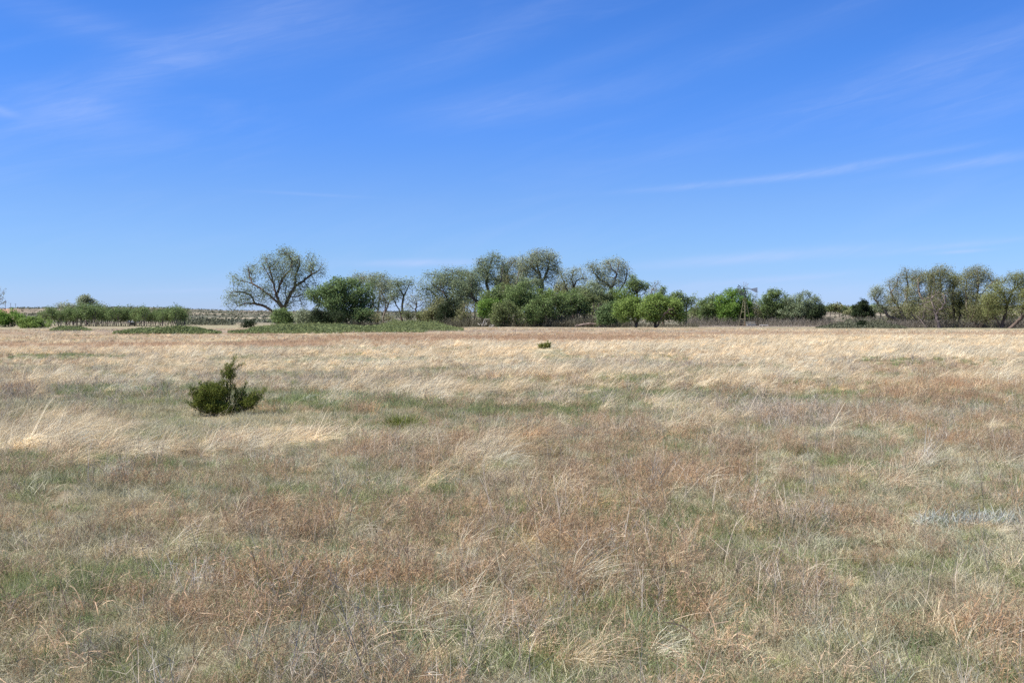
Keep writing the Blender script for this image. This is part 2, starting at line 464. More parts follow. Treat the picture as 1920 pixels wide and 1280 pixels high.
# ------------------------------------------------------------------ the ground: one sheet to the horizon
def build_ground():
    fa = np.radians(np.linspace(-42, 42, 421))
    ba = np.radians(np.linspace(42, 318, 70))[1:-1]
    ang = np.concatenate([fa, ba]); na = len(ang)
    rad = np.concatenate([np.geomspace(1.0, RIDGE_D * 1.3, 330), np.geomspace(RIDGE_D * 1.35, 9000, 16)])
    R, A = np.meshgrid(rad, ang, indexing='ij')
    x = R * np.sin(A); y = R * np.cos(A)
    z = terrain(x, y)
    V = np.stack([x, y, z], -1).reshape(-1, 3)
    V = np.vstack([V, [[0, 0, tz(0.0, 0.0)]]])
    i, j = np.meshgrid(np.arange(len(rad) - 1), np.arange(na), indexing='ij')
    jn = (j + 1) % na
    Q = np.stack([i * na + j, i * na + jn, (i + 1) * na + jn, (i + 1) * na + j], -1).reshape(-1, 4)
    c = len(V) - 1
    T = [(c, (k + 1) % na, k) for k in range(na)]
    me = bpy.data.meshes.new('ground')
    nq = len(Q); nt_ = len(T)
    me.vertices.add(len(V)); me.vertices.foreach_set('co', V.astype(np.float32).ravel())
    li = np.concatenate([Q[:, ::-1].ravel(), np.array(T)[:, ::-1].ravel()]).astype(np.int32)
    me.loops.add(len(li)); me.loops.foreach_set('vertex_index', li)
    me.polygons.add(nq + nt_)
    ls = np.concatenate([np.arange(nq) * 4, nq * 4 + np.arange(nt_) * 3]).astype(np.int32)
    lt = np.concatenate([np.full(nq, 4), np.full(nt_, 3)]).astype(np.int32)
    me.polygons.foreach_set('loop_start', ls); me.polygons.foreach_set('loop_total', lt)
    me.update(calc_edges=True)
    me.polygons.foreach_set('use_smooth', np.ones(nq + nt_, bool))
    # soil / litter colours that belong to the place
    x, y = V[:, 0], V[:, 1]; r = np.hypot(x, y)
    W = veg(x, np.abs(y) + .001)
    pal = np.array([(.52, .42, .27), (.29, .195, .125), (.19, .20, .09), (.38, .35, .23), (.29, .24, .19)])
    near = W @ pal
    g = np.array((.24, .185, .13))
    k = sstep(8, 60, r)[:, None]
    near = near * (.45 + .5 * k) + g * (.30 * (1 - k))
    # beyond the field: bottomland grass, then hills of sage and sand
    n = fbm(x / 30, y / 30, 4, 5)[:, None]
    bottom = np.array((.30, .235, .175)) * (1 - n) + np.array((.25, .25, .15)) * n
    h1 = sstep(.45, .60, fbm(x / 120, y / 45, 5, 15))[:, None]
    h2 = .7 * sstep(.63, .72, fbm(x / 80 + 4, y / 26, 4, 25))[:, None]
    hill = np.array((.20, .17, .13)) * (1 - h1) + np.array((.11, .115, .085)) * h1
    hill = hill * (1 - h2) + np.array((.50, .42, .31)) * h2
    uu = 960 + F * x / np.maximum(y, 1)
    red = (np.exp(-((uu + 5) / 28) ** 2) * sstep(380, 520, r))[:, None] * (y > 1)[:, None]
    hill = hill * (1 - red) + np.array((.42, .25, .17)) * red
    a = sstep(135, 175, r)[:, None]; b = sstep(330, 480, r)[:, None]
    col = near * (1 - a) + bottom * a; col = col * (1 - b) + hill * b
    at = me.color_attributes.new('soil', 'FLOAT_COLOR', 'POINT')
    at.data.foreach_set('color', np.hstack([col, np.ones((len(col), 1))]).astype(np.float32).ravel())
    m, nt = mat_new('ground_litter')
    N = nt.nodes; Lk = nt.links
    out = N.new('ShaderNodeOutputMaterial'); p = N.new('ShaderNodeBsdfPrincipled')
    p.inputs['Roughness'].default_value = .95; p.inputs['Specular IOR Level'].default_value = .05
    at = N.new('ShaderNodeAttribute'); at.attribute_name = 'soil'
    tc = N.new('ShaderNodeTexCoord')
    n1 = N.new('ShaderNodeTexNoise'); n1.inputs['Scale'].default_value = 14; n1.inputs['Detail'].default_value = 8; n1.inputs['Roughness'].default_value = .7
    n2 = N.new('ShaderNodeTexNoise'); n2.inputs['Scale'].default_value = .8; n2.inputs['Detail'].default_value = 6
    for nn in (n1, n2): Lk.new(tc.outputs['Object'], nn.inputs['Vector'])
    s1 = N.new('ShaderNodeMapRange'); s1.inputs['From Min'].default_value = .3; s1.inputs['From Max'].default_value = .7
    s1.inputs['To Min'].default_value = .6; s1.inputs['To Max'].default_value = 1.35
    s2 = N.new('ShaderNodeMapRange'); s2.inputs['From Min'].default_value = .3; s2.inputs['From Max'].default_value = .7
    s2.inputs['To Min'].default_value = .82; s2.inputs['To Max'].default_value = 1.18
    Lk.new(n1.outputs['Fac'], s1.inputs['Value']); Lk.new(n2.outputs['Fac'], s2.inputs['Value'])
    mm = N.new('ShaderNodeMath'); mm.operation = 'MULTIPLY'; Lk.new(s1.outputs[0], mm.inputs[0]); Lk.new(s2.outputs[0], mm.inputs[1])
    vm = N.new('ShaderNodeVectorMath'); vm.operation = 'SCALE'; Lk.new(at.outputs['Color'], vm.inputs[0]); Lk.new(mm.outputs[0], vm.inputs['Scale'])
    Lk.new(vm.outputs[0], p.inputs['Base Color'])
    bp = N.new('ShaderNodeBump'); bp.inputs['Strength'].default_value = .6; bp.inputs['Distance'].default_value = .04
    Lk.new(n1.outputs['Fac'], bp.inputs['Height']); Lk.new(bp.outputs[0], p.inputs['Normal'])
    Lk.new(p.outputs[0], out.inputs[0])
    me.materials.append(m)
    o = link(bpy.data.objects.new('ground', me)); o['kind'] = 'structure'


build_ground()


# ------------------------------------------------------------------ grass clumps
def ribbons(P0, D0, L, w, seg=4, pull=(0, 0, 0), curl=0.0, taper=.15, r=rng):
    """n curved tapering ribbons. pull: vector added to the direction along the ribbon."""
    n = len(P0)
    d = D0 / np.linalg.norm(D0, axis=1, keepdims=True)
    side = np.cross(d, r.normal(size=(n, 3))); side /= np.linalg.norm(side, axis=1, keepdims=True) + 1e-9
    p = P0.copy(); pts = [p.copy()]; sl = (L / seg)[:, None]
    cv = r.normal(size=(n, 3)) * curl
    pull = np.asarray(pull, float)
    if pull.ndim == 1: pull = np.tile(pull, (n, 1))
    for s in range(seg):
        d = d + pull * ((s + 1) / seg) + cv + r.normal(size=(n, 3)) * curl * .5
        d /= np.linalg.norm(d, axis=1, keepdims=True)
        p = p + d * sl
        pts.append(p.copy())
    V = []
    for s, q in enumerate(pts):
        t = s / seg
        ww = (w * (1 - (1 - taper) * t ** 1.5) * .5)[:, None]
        V.append(q - side * ww); V.append(q + side * ww)
    V = np.stack(V, 1)                       # n, 2(seg+1), 3
    V[..., 2] = np.maximum(V[..., 2], -.02)
    k = 2 * (seg + 1)
    base = (np.arange(n) * k)[:, None, None]
    q = np.array([[2 * s, 2 * s + 1, 2 * s + 3, 2 * s + 2] for s in range(seg)])[None]
    Fq = (base + q).reshape(-1, 4)
    var = np.repeat(np.clip(r.normal(.5, .27, n), 0, 1), seg)
    return V.reshape(-1, 3), Fq, var, np.stack(pts, 1)


def join(parts):
    V = []; Fs = []; A = []; o = 0
    for v, f, a in parts:
        V.append(v); Fs.append(f + o); A.append(a); o += len(v)
    return np.vstack(V), np.vstack(Fs), np.concatenate(A)


def disk(n, R, r=rng):
    t = r.uniform(0, 2 * np.pi, n); q = R * np.sqrt(r.uniform(0, 1, n))
    return np.stack([q * np.cos(t), q * np.sin(t), np.zeros(n)], 1)


def tuft(kind, lod, r):
    f = (1.0, .5, .28)[lod]; wm = (1.35, 2.2, 4.0)[lod]; seg = (4, 3, 2)[lod]
    U = r.uniform
    if kind == 'straw':
        n = int(130 * f); P = disk(n, .11, r)
        D = np.stack([r.normal(.85, .35, n), r.normal(0, .42, n), U(.3, 1.0, n)], 1)
        g = np.stack([U(.15, .55, n), r.normal(0, .12, n), U(-.65, -.15, n)], 1)
        a = ribbons(P, D, U(.25, .72, n), U(.0018, .0042, n) * wm, seg + 1, g, .13, r=r)
        m = int(60 * f); P = disk(m, .15, r)
        b = ribbons(P, np.stack([r.normal(.3, .8, m), r.normal(0, .8, m), U(.2, .7, m)], 1), U(.1, .25, m), U(.0018, .0035, m) * wm, seg, (.1, 0, -.3), .2, r=r)
        return join([a[:3], b[:3]])
    if kind == 'rust':
        n = int(24 * f) + 3; P = disk(n, .15, r)
        D = np.stack([r.normal(.10, .22, n), r.normal(0, .22, n), np.ones(n)], 1)
        st = ribbons(P, D, U(.10, .30, n), U(.0012, .0020, n) * wm, seg, (.06, 0, 0), .10, taper=.6, r=r)
        m = int((11, 9, 6)[lod]); pts = st[3]
        i = np.repeat(np.arange(n), m); t = U(.25, 1, n * m) * (pts.shape[1] - 1)
        lo = np.minimum(t.astype(int), pts.shape[1] - 2); fr = (t - lo)[:, None]
        Q = pts[i, lo] * (1 - fr) + pts[i, lo + 1] * fr
        D2 = np.stack([r.normal(.15, .6, n * m), r.normal(0, .6, n * m), U(.1, 1.1, n * m)], 1)
        tw = ribbons(Q, D2, U(.015, .055, n * m), U(.0013, .0028, n * m) * wm, 2, (.05, 0, -.15), .35, r=r)
        k = int(40 * f); P = disk(k, .14, r)
        lt = ribbons(P, np.stack([r.normal(0, 1, k), r.normal(0, 1, k), U(.1, .8, k)], 1), U(.04, .13, k), U(.0015, .003, k) * wm, 2, (0, 0, -.3), .4, r=r)
        return join([st[:3], tw[:3], lt[:3]])
    if kind == 'green':
        n = int(120 * f); P = disk(n, .13, r)
        D = np.stack([r.normal(.1, .45, n), r.normal(0, .45, n), U(.5, 1.2, n)], 1)
        return ribbons(P, D, U(.05, .16, n), U(.0018, .0036, n) * wm, max(2, seg - 1), (.1, 0, -.25), .12, r=r)[:3]
    if kind == 'pale':
        n = int(190 * f); P = disk(n, .14, r)
        D = np.stack([r.normal(.1, .7, n), r.normal(0, .7, n), U(.3, 1.2, n)], 1)
        return ribbons(P, D, U(.05, .15, n), U(.0015, .003, n) * wm, max(2, seg - 1), (.05, 0, -.3), .28, r=r)[:3]
    if kind == 'grey':
        n = int(16 * f) + 2; P = disk(n, .12, r)
        D = np.stack([r.normal(.12, .35, n), r.normal(0, .35, n), np.ones(n)], 1)
        st = ribbons(P, D, U(.15, .42, n), U(.0018, .0034, n) * wm, seg, (.05, 0, 0), .09, taper=.4, r=r)
        m = 5; pts = st[3]; i = np.repeat(np.arange(n), m); lo = r.integers(1, pts.shape[1] - 1, n * m)
        tw = ribbons(pts[i, lo], np.stack([r.normal(.1, .7, n * m), r.normal(0, .7, n * m), U(.2, 1.1, n * m)], 1),
                     U(.04, .14, n * m), U(.0012, .0024, n * m) * wm, 2, (0, 0, 0), .2, r=r)
        k = int(60 * f); P = disk(k, .15, r)
        lt = ribbons(P, np.stack([r.normal(0, 1, k), r.normal(0, 1, k), U(.05, .6, k)], 1), U(.04, .15, k), U(.0015, .003, k) * wm, 2, (0, 0, -.3), .35, r=r)
        return join([st[:3], tw[:3], lt[:3]])
    if kind == 'curl':
        n = 20; P = disk(n, .10, r)
        D = np.stack([r.normal(.2, .6, n), r.normal(0, .6, n), U(.4, 1.0, n)], 1)
        a = ribbons(P, D, U(.12, .34, n), U(.003, .0062, n), 7, np.stack([r.normal(.1, .3, n), r.normal(0, .3, n), U(-.8, -.2, n)], 1), .18, r=r)
        return a[:3]
    if kind == 'long':                       # single long arching straws above the rest
        n = 5; P = disk(n, .08, r)
        D = np.stack([U(.3, .9, n), r.normal(0, .3, n), U(.7, 1.1, n)], 1)
        return ribbons(P, D, U(.4, .75, n), U(.0022, .0036, n), 8, np.stack([U(.1, .35, n), r.normal(0, .08, n), U(-.45, -.1, n)], 1), .04, taper=.3, r=r)[:3]
    if kind == 'twig':                       # stiff forked weed skeletons
        st = ribbons(disk(2, .02, r), np.array([[r.normal(0, .2), r.normal(0, .2), 1]] * 2), U(.25, .42, 2), np.full(2, .0042), 5, (0, 0, 0), .10, taper=.5, r=r)
        pts = st[3]; i = r.integers(0, 2, 9); lo = r.integers(2, 5, 9)
        tw = ribbons(pts[i, lo], np.stack([r.normal(0, .5, 9), r.normal(0, .5, 9), U(.5, 1.1, 9)], 1), U(.08, .22, 9), U(.002, .003, 9), 3, (0, 0, 0), .12, r=r)
        i2 = r.integers(0, 9, 14)
        t2 = ribbons(tw[3][i2, 2], np.stack([r.normal(0, .6, 14), r.normal(0, .6, 14), U(.3, 1.1, 14)], 1), U(.03, .09, 14), U(.0014, .002, 14), 2, (0, 0, 0), .15, r=r)
        return join([st[:3], tw[:3], t2[:3]])


KINDS = ['straw', 'rust', 'green', 'pale', 'grey']
TUFTS = bpy.data.collections.new('grass_clumps')
INDEX = {}


def build_tufts():
    r = np.random.default_rng(77); k = 0
    def add(kind, lod, v, mat):
        nonlocal k
        V, Fq, A = tuft(kind, lod, r)
        me = mesh_data('clump', V, Fq, M[mat], A)
        o = bpy.data.objects.new('clump_%03d' % k, me); TUFTS.objects.link(o)
        INDEX[(kind, lod, v)] = k; k += 1
    for lod, nv in ((0, 6), (1, 4), (2, 3)):
        for kd in KINDS:
            for v in range(nv): add(kd, lod, v, kd)
    for v in range(6): add('curl', 0, v, 'curl')
    for v in range(5): add('long', 0, v, 'straw')
    for v in range(6): add('twig', 0, v, 'grey')


build_tufts()


def build_grass():
    r = np.random.default_rng(123)
    pos = []; idx = []; rot = []; scl = []; tint = []
    HA = math.radians(32)
    def scatter(r0, r1, dens):
        A = HA * (r1 * r1 - r0 * r0); n = int(A * dens)
        a = r.uniform(-HA, HA, n); q = np.sqrt(r.uniform(r0 * r0, r1 * r1, n))
        return q * np.sin(a), q * np.cos(a)
    NV = (6, 4, 3)
    rings = [(3.2, 7.5, 66, 0), (7.5, 14, 56, 0), (14, 19, 50, 0), (19, 24, 46, 1), (24, 34, 32, 1), (34, 60, 18, 2), (60, 95, 9.0, 2), (95, 150, 4.0, 2)]
    hgt = np.array([1.0, 1.0, 1.0, 1.0, 1.0])
    for r0, r1, dens, lod in rings:
        x, y = scatter(r0, r1, dens)
        for (cu, cD, rx, ry) in ((427, 17.5, .55, .75), (1020, 52.0, .5, 2.4)):
            e = ((x - px(cu, cD)) / rx) ** 2 + ((y - cD + ry * .5) / ry) ** 2
            kk = (e > 1) | (r.uniform(0, 1, len(x)) < .12); x = x[kk]; y = y[kk]
        gap = fbm(x / .42, y / .36, 3, 777); kk = r.uniform(0, 1, len(x)) < .22 + .95 * sstep(.30, .50, gap); x = x[kk]; y = y[kk]
        W = veg(x, y)
        cs = np.cumsum(W, 1); t = (r.uniform(0, 1, len(x))[:, None] > cs).sum(1).clip(0, 4)
        for (cu, cD, rx, ry) in ((427, 17.5, .85, 2.6), (1020, 52.0, .7, 9.0), (757, 15.9, .5, 1.0)):
            e = ((x - px(cu, cD)) / rx) ** 2 + ((y - cD + ry * .8) / ry) ** 2
            t = np.where((e < 1) & (t != 2) & (r.uniform(0, 1, len(x)) < .93), 3, t)
        n = len(x)
        base = np.array([INDEX[(kd, lod, 0)] for kd in KINDS])
        idx.append(base[t] + r.integers(0, NV[lod], n))
        pos.append(np.stack([x, y, terrain(x, y)], 1))
        rz = np.where(t == 0, r.normal(0, .45, n), r.uniform(0, 6.283, n))
        rz = np.where((t != 0) & (r.uniform(0, 1, n) < .6), r.normal(0, .8, n), rz)
        rot.append(np.stack([r.normal(0, .08, n), r.normal(0, .08, n), rz], 1))
        s = r.lognormal(0, .22, n) * (.75 + .5 * fbm(x / 1.7, y / 1.3, 3, 9))
        s *= {0: .92, 1: .88, 2: .70}[lod] * (.9 if r0 >= 60 else 1)
        s *= np.array([.62, .66, 1.0, .95, .62])[t]
        s = np.where(t == 0, s * (.72 + .5 * W[:, 0]), s)
        # keep a thin rim round the cedars so that their feet show
        scl.append(np.minimum(s * (.7 + .7 * sstep(.35, .65, fbm(x / .8, y / .6, 2, 404))), 1.15 if lod == 0 else 1.4))
        v = (.82 + .36 * fbm(x / 2.1, y / 1.4, 4, 33)) * r.lognormal(0, .17, n)
        hue = r.normal(0, .05, n) + (fbm(x / 4, y / 3, 2, 61) - .5) * .12
        tint.append(np.stack([v * (1 + hue), v, v * (1 - hue * 1.2)], 1))
    # short living turf under everything, near and middle ground
    for r0, r1, dens, lod, nv in ((3.2, 8, 70, 0, 6), (8, 14, 44, 0, 6), (14, 24, 22, 1, 4), (24, 36, 9, 1, 4)):
        x, y = scatter(r0, r1, dens); n = len(x)
        W = veg(x, y)
        g = r.uniform(0, 1, n) < np.clip(.13 + 1.0 * W[:, 2] + .35 * (fbm(x / .9, y / .7, 3, 515) - .5), 0, .9)
        idx.append(np.where(g, INDEX[('green', lod, 0)], INDEX[('pale', lod, 0)]) + r.integers(0, nv, n))
        pos.append(np.stack([x, y, terrain(x, y)], 1))
        rot.append(np.stack([r.normal(0, .1, n), r.normal(0, .1, n), r.uniform(0, 6.283, n)], 1))
        scl.append(r.lognormal(0, .2, n) * (.78 if lod == 0 else .85))
        v = .92 * r.lognormal(0, .2, n) * (.85 + .3 * fbm(x / 1.1, y / .9, 3, 616)); hue = r.normal(0, .04, n)
        tint.append(np.stack([v * (1 + hue), v, v * (1 - hue)], 1))
    # extras: curled dead blades, long straws, forked weed skeletons near the camera
    def extra(kind, nv, r0, r1, dens, sc=1.0, mask=None, tcol=(1, 1, 1)):
        x, y = scatter(r0, r1, dens)
        if mask is not None:
            k = r.uniform(0, 1, len(x)) < mask(x, y); x = x[k]; y = y[k]
        n = len(x)
        idx.append(INDEX[(kind, 0, 0)] + r.integers(0, nv, n))
        pos.append(np.stack([x, y, terrain(x, y)], 1))
        rz = r.normal(0, .5, n) if kind == 'long' else r.uniform(0, 6.283, n)
        rot.append(np.stack([r.normal(0, .12, n), r.normal(0, .12, n), rz], 1))
        scl.append(r.lognormal(0, .2, n) * sc)
        v = r.normal(1, .12, n)[:, None]
        tint.append(v * np.array(tcol)[None])
    def curlmask(x, y):
        v = HOR + CAMZ * F / y; u = 960 + F * x / y; m = 0
        for cu, cv, a, b, k in ((440, 1170, 110, 110, 1.), (60, 1240, 110, 60, .7), (1290, 1255, 120, 40, .8), (720, 1235, 160, 50, .7), (1860, 1180, 90, 70, .5), (180, 1140, 90, 40, .5)):
            m = m + k * np.exp(-((u - cu) / a) ** 2 - ((v - cv) / b) ** 2)
        return m * (.3 + .7 * sstep(.42, .6, fbm(x / .5, y / .4, 3, 201)))
    extra('curl', 6, 3.2, 9.0, 52, .95, curlmask)
    extra('curl', 6, 5.0, 11, 4, .7, lambda x, y: sstep(.5, .66, fbm(x / 1.2, y / .9, 3, 202)))
    extra('long', 5, 3.5, 16, .7, .62)
    extra('long', 5, 16, 40, .25, .55)
    extra('twig', 6, 3.5, 13, 2.6, .85)
    pos = np.vstack(pos); idx = np.concatenate(idx); rot = np.vstack(rot); scl = np.concatenate(scl); tint = np.vstack(tint)
    me = bpy.data.meshes.new('prairie_grass')
    n = len(pos)
    me.vertices.add(n); me.vertices.foreach_set('co', pos.astype(np.float32).ravel())
    a = me.attributes.new('idx', 'INT', 'POINT'); a.data.foreach_set('value', idx.astype(np.int32))
    a = me.attributes.new('rot', 'FLOAT_VECTOR', 'POINT'); a.data.foreach_set('vector', rot.astype(np.float32).ravel())
    a = me.attributes.new('scl', 'FLOAT', 'POINT'); a.data.foreach_set('value', scl.astype(np.float32))
    a = me.attributes.new('tint', 'FLOAT_COLOR', 'POINT'); a.data.foreach_set('color', np.hstack([np.clip(tint, .3, 1.7), np.ones((n, 1))]).astype(np.float32).ravel())
    me.update()
    o = link(bpy.data.objects.new('prairie_grass', me))
    props(o, 'wind-combed dry prairie grass of straw, rust and green covering the open field', 'grass', kind='stuff')
    ng = bpy.data.node_groups.new('scatter_grass', 'GeometryNodeTree')
    ng.interface.new_socket('Geometry', in_out='INPUT', socket_type='NodeSocketGeometry')
    ng.interface.new_socket('Geometry', in_out='OUTPUT', socket_type='NodeSocketGeometry')
    N = ng.nodes; Lk = ng.links
    gi = N.new('NodeGroupInput'); go = N.new('NodeGroupOutput')
    ip = N.new('GeometryNodeInstanceOnPoints'); ci = N.new('GeometryNodeCollectionInfo')
    ci.inputs['Collection'].default_value = TUFTS
    ci.inputs['Separate Children'].default_value = True; ci.inputs['Reset Children'].default_value = True
    def na(name, dt):
        q = N.new('GeometryNodeInputNamedAttribute'); q.data_type = dt; q.inputs['Name'].default_value = name
        return [s for s in q.outputs if s.enabled and s.name == 'Attribute'][0]
    er = N.new('FunctionNodeEulerToRotation')
    Lk.new(na('rot', 'FLOAT_VECTOR'), er.inputs[0])
    Lk.new(gi.outputs[0], ip.inputs['Points']); Lk.new(ci.outputs[0], ip.inputs['Instance'])
    ip.inputs['Pick Instance'].default_value = True
    Lk.new(na('idx', 'INT'), ip.inputs['Instance Index'])
    Lk.new(er.outputs[0], ip.inputs['Rotation'])
    Lk.new(na('scl', 'FLOAT'), ip.inputs['Scale'])
    Lk.new(ip.outputs[0], go.inputs[0])
    md = o.modifiers.new('scatter', 'NODES'); md.node_group = ng
    print('grass clumps', n)


build_grass()


# ------------------------------------------------------------------ trees
def colonise(att, P, par, step, di, dk, iters, r, bias=(0, 0, .15), jit=.12):
    P = [np.asarray(p, float) for p in P]; par = list(par)
    att = att.copy()
    A = np.array(P)
    d = np.linalg.norm(att[:, None] - A[None], axis=2)
    ni = d.argmin(1); nd = d.min(1)
    bias = np.asarray(bias, float)
    seen = set()
    for it in range(iters):
        keep = nd > dk
        att = att[keep]; ni = ni[keep]; nd = nd[keep]
        if len(att) == 0: break
        act = nd < di
        if not act.any(): break
        A = np.array(P)
        acc = np.zeros_like(A)
        dv = att[act] - A[ni[act]]; dv /= np.linalg.norm(dv, axis=1, keepdims=True) + 1e-9
        np.add.at(acc, ni[act], dv)
        src = np.unique(ni[act])
        g = acc[src] + bias + r.normal(0, jit, (len(src), 3))
        g /= np.linalg.norm(g, axis=1, keepdims=True) + 1e-9
        new = A[src] + g * step
        ok = []
        for q, (s, p) in enumerate(zip(src, new)):
            key = (int(s), round(p[0] / step * 2), round(p[1] / step * 2), round(p[2] / step * 2))
            if key in seen: continue
            seen.add(key); ok.append(q)
        if not ok: break
        base = len(P)
        for q in ok: P.append(new[q]); par.append(int(src[q]))
        nw = new[ok]
        dd = np.linalg.norm(att[:, None] - nw[None], axis=2)
        j = dd.argmin(1); m = dd.min(1)
        up = m < nd
        ni[up] = base + j[up]; nd[up] = m[up]
        if len(P) > 9000: break
    return np.array(P), np.array(par)


def limb_nodes(limbs, step, r, wob=.06):
    """limbs: list of polylines of local points; a later polyline attaches to the nearest existing node"""
    P = []; par = []
    for L in limbs:
        L = [np.asarray(q, float) for q in L]
        if not P:
            P.append(L[0]); par.append(-1); cur = 0
        else:
            A = np.array(P); cur = int(np.linalg.norm(A - L[0], axis=1).argmin())
            if np.linalg.norm(A[cur] - L[0]) > 1.3 and L[0][2] < .3:
                P.append(L[0]); par.append(-1); cur = len(P) - 1
        for a in L[1:]:
            s = P[cur].copy(); d = np.linalg.norm(a - s); k = max(1, int(round(d / step)))
            for i in range(1, k + 1):
                q = s + (a - s) * i / k + (r.normal(0, wob, 3) if i < k else 0)
                P.append(q); par.append(cur); cur = len(P) - 1
    return P, par


def branch_mesh(P, par, r0, expo, rmin_base, mat, name, thin=1.0, sides=6):
    n = len(P)
    cnt = np.zeros(n); has = np.zeros(n, bool)
    for i in range(n - 1, -1, -1):
        if not has[i]: cnt[i] = 1.0
        if par[i] >= 0: cnt[par[i]] += cnt[i]; has[par[i]] = True
    rad = r0 * cnt ** (1.0 / expo)
    roots = [i for i in range(n) if par[i] < 0]
    if rmin_base:
        sc = rmin_base / max(rad[i] for i in roots)
        rad = r0 + (rad - r0) * sc if sc != 1 else rad
        rad = np.maximum(rad, r0 * .8)
    # root flare
    d = np.zeros((n, 3)); ch = np.zeros((n, 3))
    for i in range(n):
        if par[i] >= 0:
            e = P[i] - P[par[i]]; e = e / (np.linalg.norm(e) + 1e-9); d[i] += e
            if (ch[par[i]] == 0).all() or rad[i] > .6 * rad[par[i]]: ch[par[i]] = e
    d = d + ch; ln = np.linalg.norm(d, axis=1, keepdims=True); d = np.where(ln > 1e-6, d / np.maximum(ln, 1e-6), [0, 0, 1])
    for i in roots: rad[i] *= 1.45
    ref = np.tile(np.array([.25, .95, .18]), (n, 1)); ref /= np.linalg.norm(ref[0])
    a = np.cross(d, ref); a /= np.linalg.norm(a, axis=1, keepdims=True) + 1e-9
    b = np.cross(d, a)
    k = sides
    t = np.arange(k) * 2 * np.pi / k
    V = P[:, None] + rad[:, None, None] * (a[:, None] * np.cos(t)[None, :, None] + b[:, None] * np.sin(t)[None, :, None])
    i = np.array([q for q in range(n) if par[q] >= 0]); pp = par[i]
    j = np.arange(k); jn = (j + 1) % k
    Q = np.stack([pp[:, None] * k + j, pp[:, None] * k + jn, i[:, None] * k + jn, i[:, None] * k + j], -1).reshape(-1, 4)
    return mesh_data(name, V.reshape(-1, 3), Q, mat, smooth_=True), cnt, has


def leaf_mesh(Cn, n_each, sig, size, mat, r, name='crown', flat=.5, asp=.62, droop=0.0, rad_dir=None):
    m = len(Cn) * n_each
    c = np.repeat(Cn, n_each, 0) + np.clip(r.normal(0, 1, (m, 3)), -1.7, 1.7) * np.array([sig, sig, sig * .8])
    nrm = r.normal(0, 1, (m, 3)); nrm[:, 2] = np.abs(nrm[:, 2]) + flat
    nrm /= np.linalg.norm(nrm, axis=1, keepdims=True)
    a = np.cross(nrm, r.normal(0, 1, (m, 3))); a[:, 2] -= droop; a /= np.linalg.norm(a, axis=1, keepdims=True) + 1e-9
    b = np.cross(nrm, a)
    s = (size * r.lognormal(0, .3, m))[:, None]
    V = np.stack([c - a * s * .5, c + b * s * .5 * asp, c + a * s * .5, c - b * s * .5 * asp], 1).reshape(-1, 3)
    Q = np.arange(m * 4).reshape(-1, 4)
    cv = np.repeat(.9 * (fbm(Cn[:, 0] * .9 + Cn[:, 1] * .4, Cn[:, 2] * .9 + Cn[:, 1] * .5, 3, 77) - .5) + r.normal(0, .12, len(Cn)), n_each)
    return mesh_data(name, V, Q, mat, np.clip(r.normal(.5, .2, m) + cv, 0, 1))


def in_ellipsoids(envs, n, r, shell=.0):
    vol = np.array([e[3] * e[4] * e[5] for e in envs]) ** .8; vol /= vol.sum()
    out = []
    for e, f in zip(envs, vol):
        k = max(6, int(n * f))
        q = r.normal(0, 1, (k, 3)); q /= np.linalg.norm(q, axis=1, keepdims=True)
        rad = r.uniform(shell, 1, k) ** (1 / 2.4)
        sd = r.uniform(0, 90)
        lump = .50 + .95 * vnoise(q[:, 0] * 2.3 + sd, q[:, 2] * 2.3 + q[:, 1] * 1.7 + sd, 3)
        out.append(np.array(e[:3]) + q * (rad * lump)[:, None] * np.array(e[3:6]))
    P = np.vstack(out)
    g = vnoise(P[:, 0] * .75 + 3.1, P[:, 2] * .95 + P[:, 1] * .6, 19)      # holes through the crown
    return P[g > (.34 if len(P) < 4000 else .3)]


LEAFY = {'cottonwood_tree': 5.6, 'willow_tree': 6.5, 'bush': 1.7}
GROUP_T = 'cottonwoods and other trees along the creek'


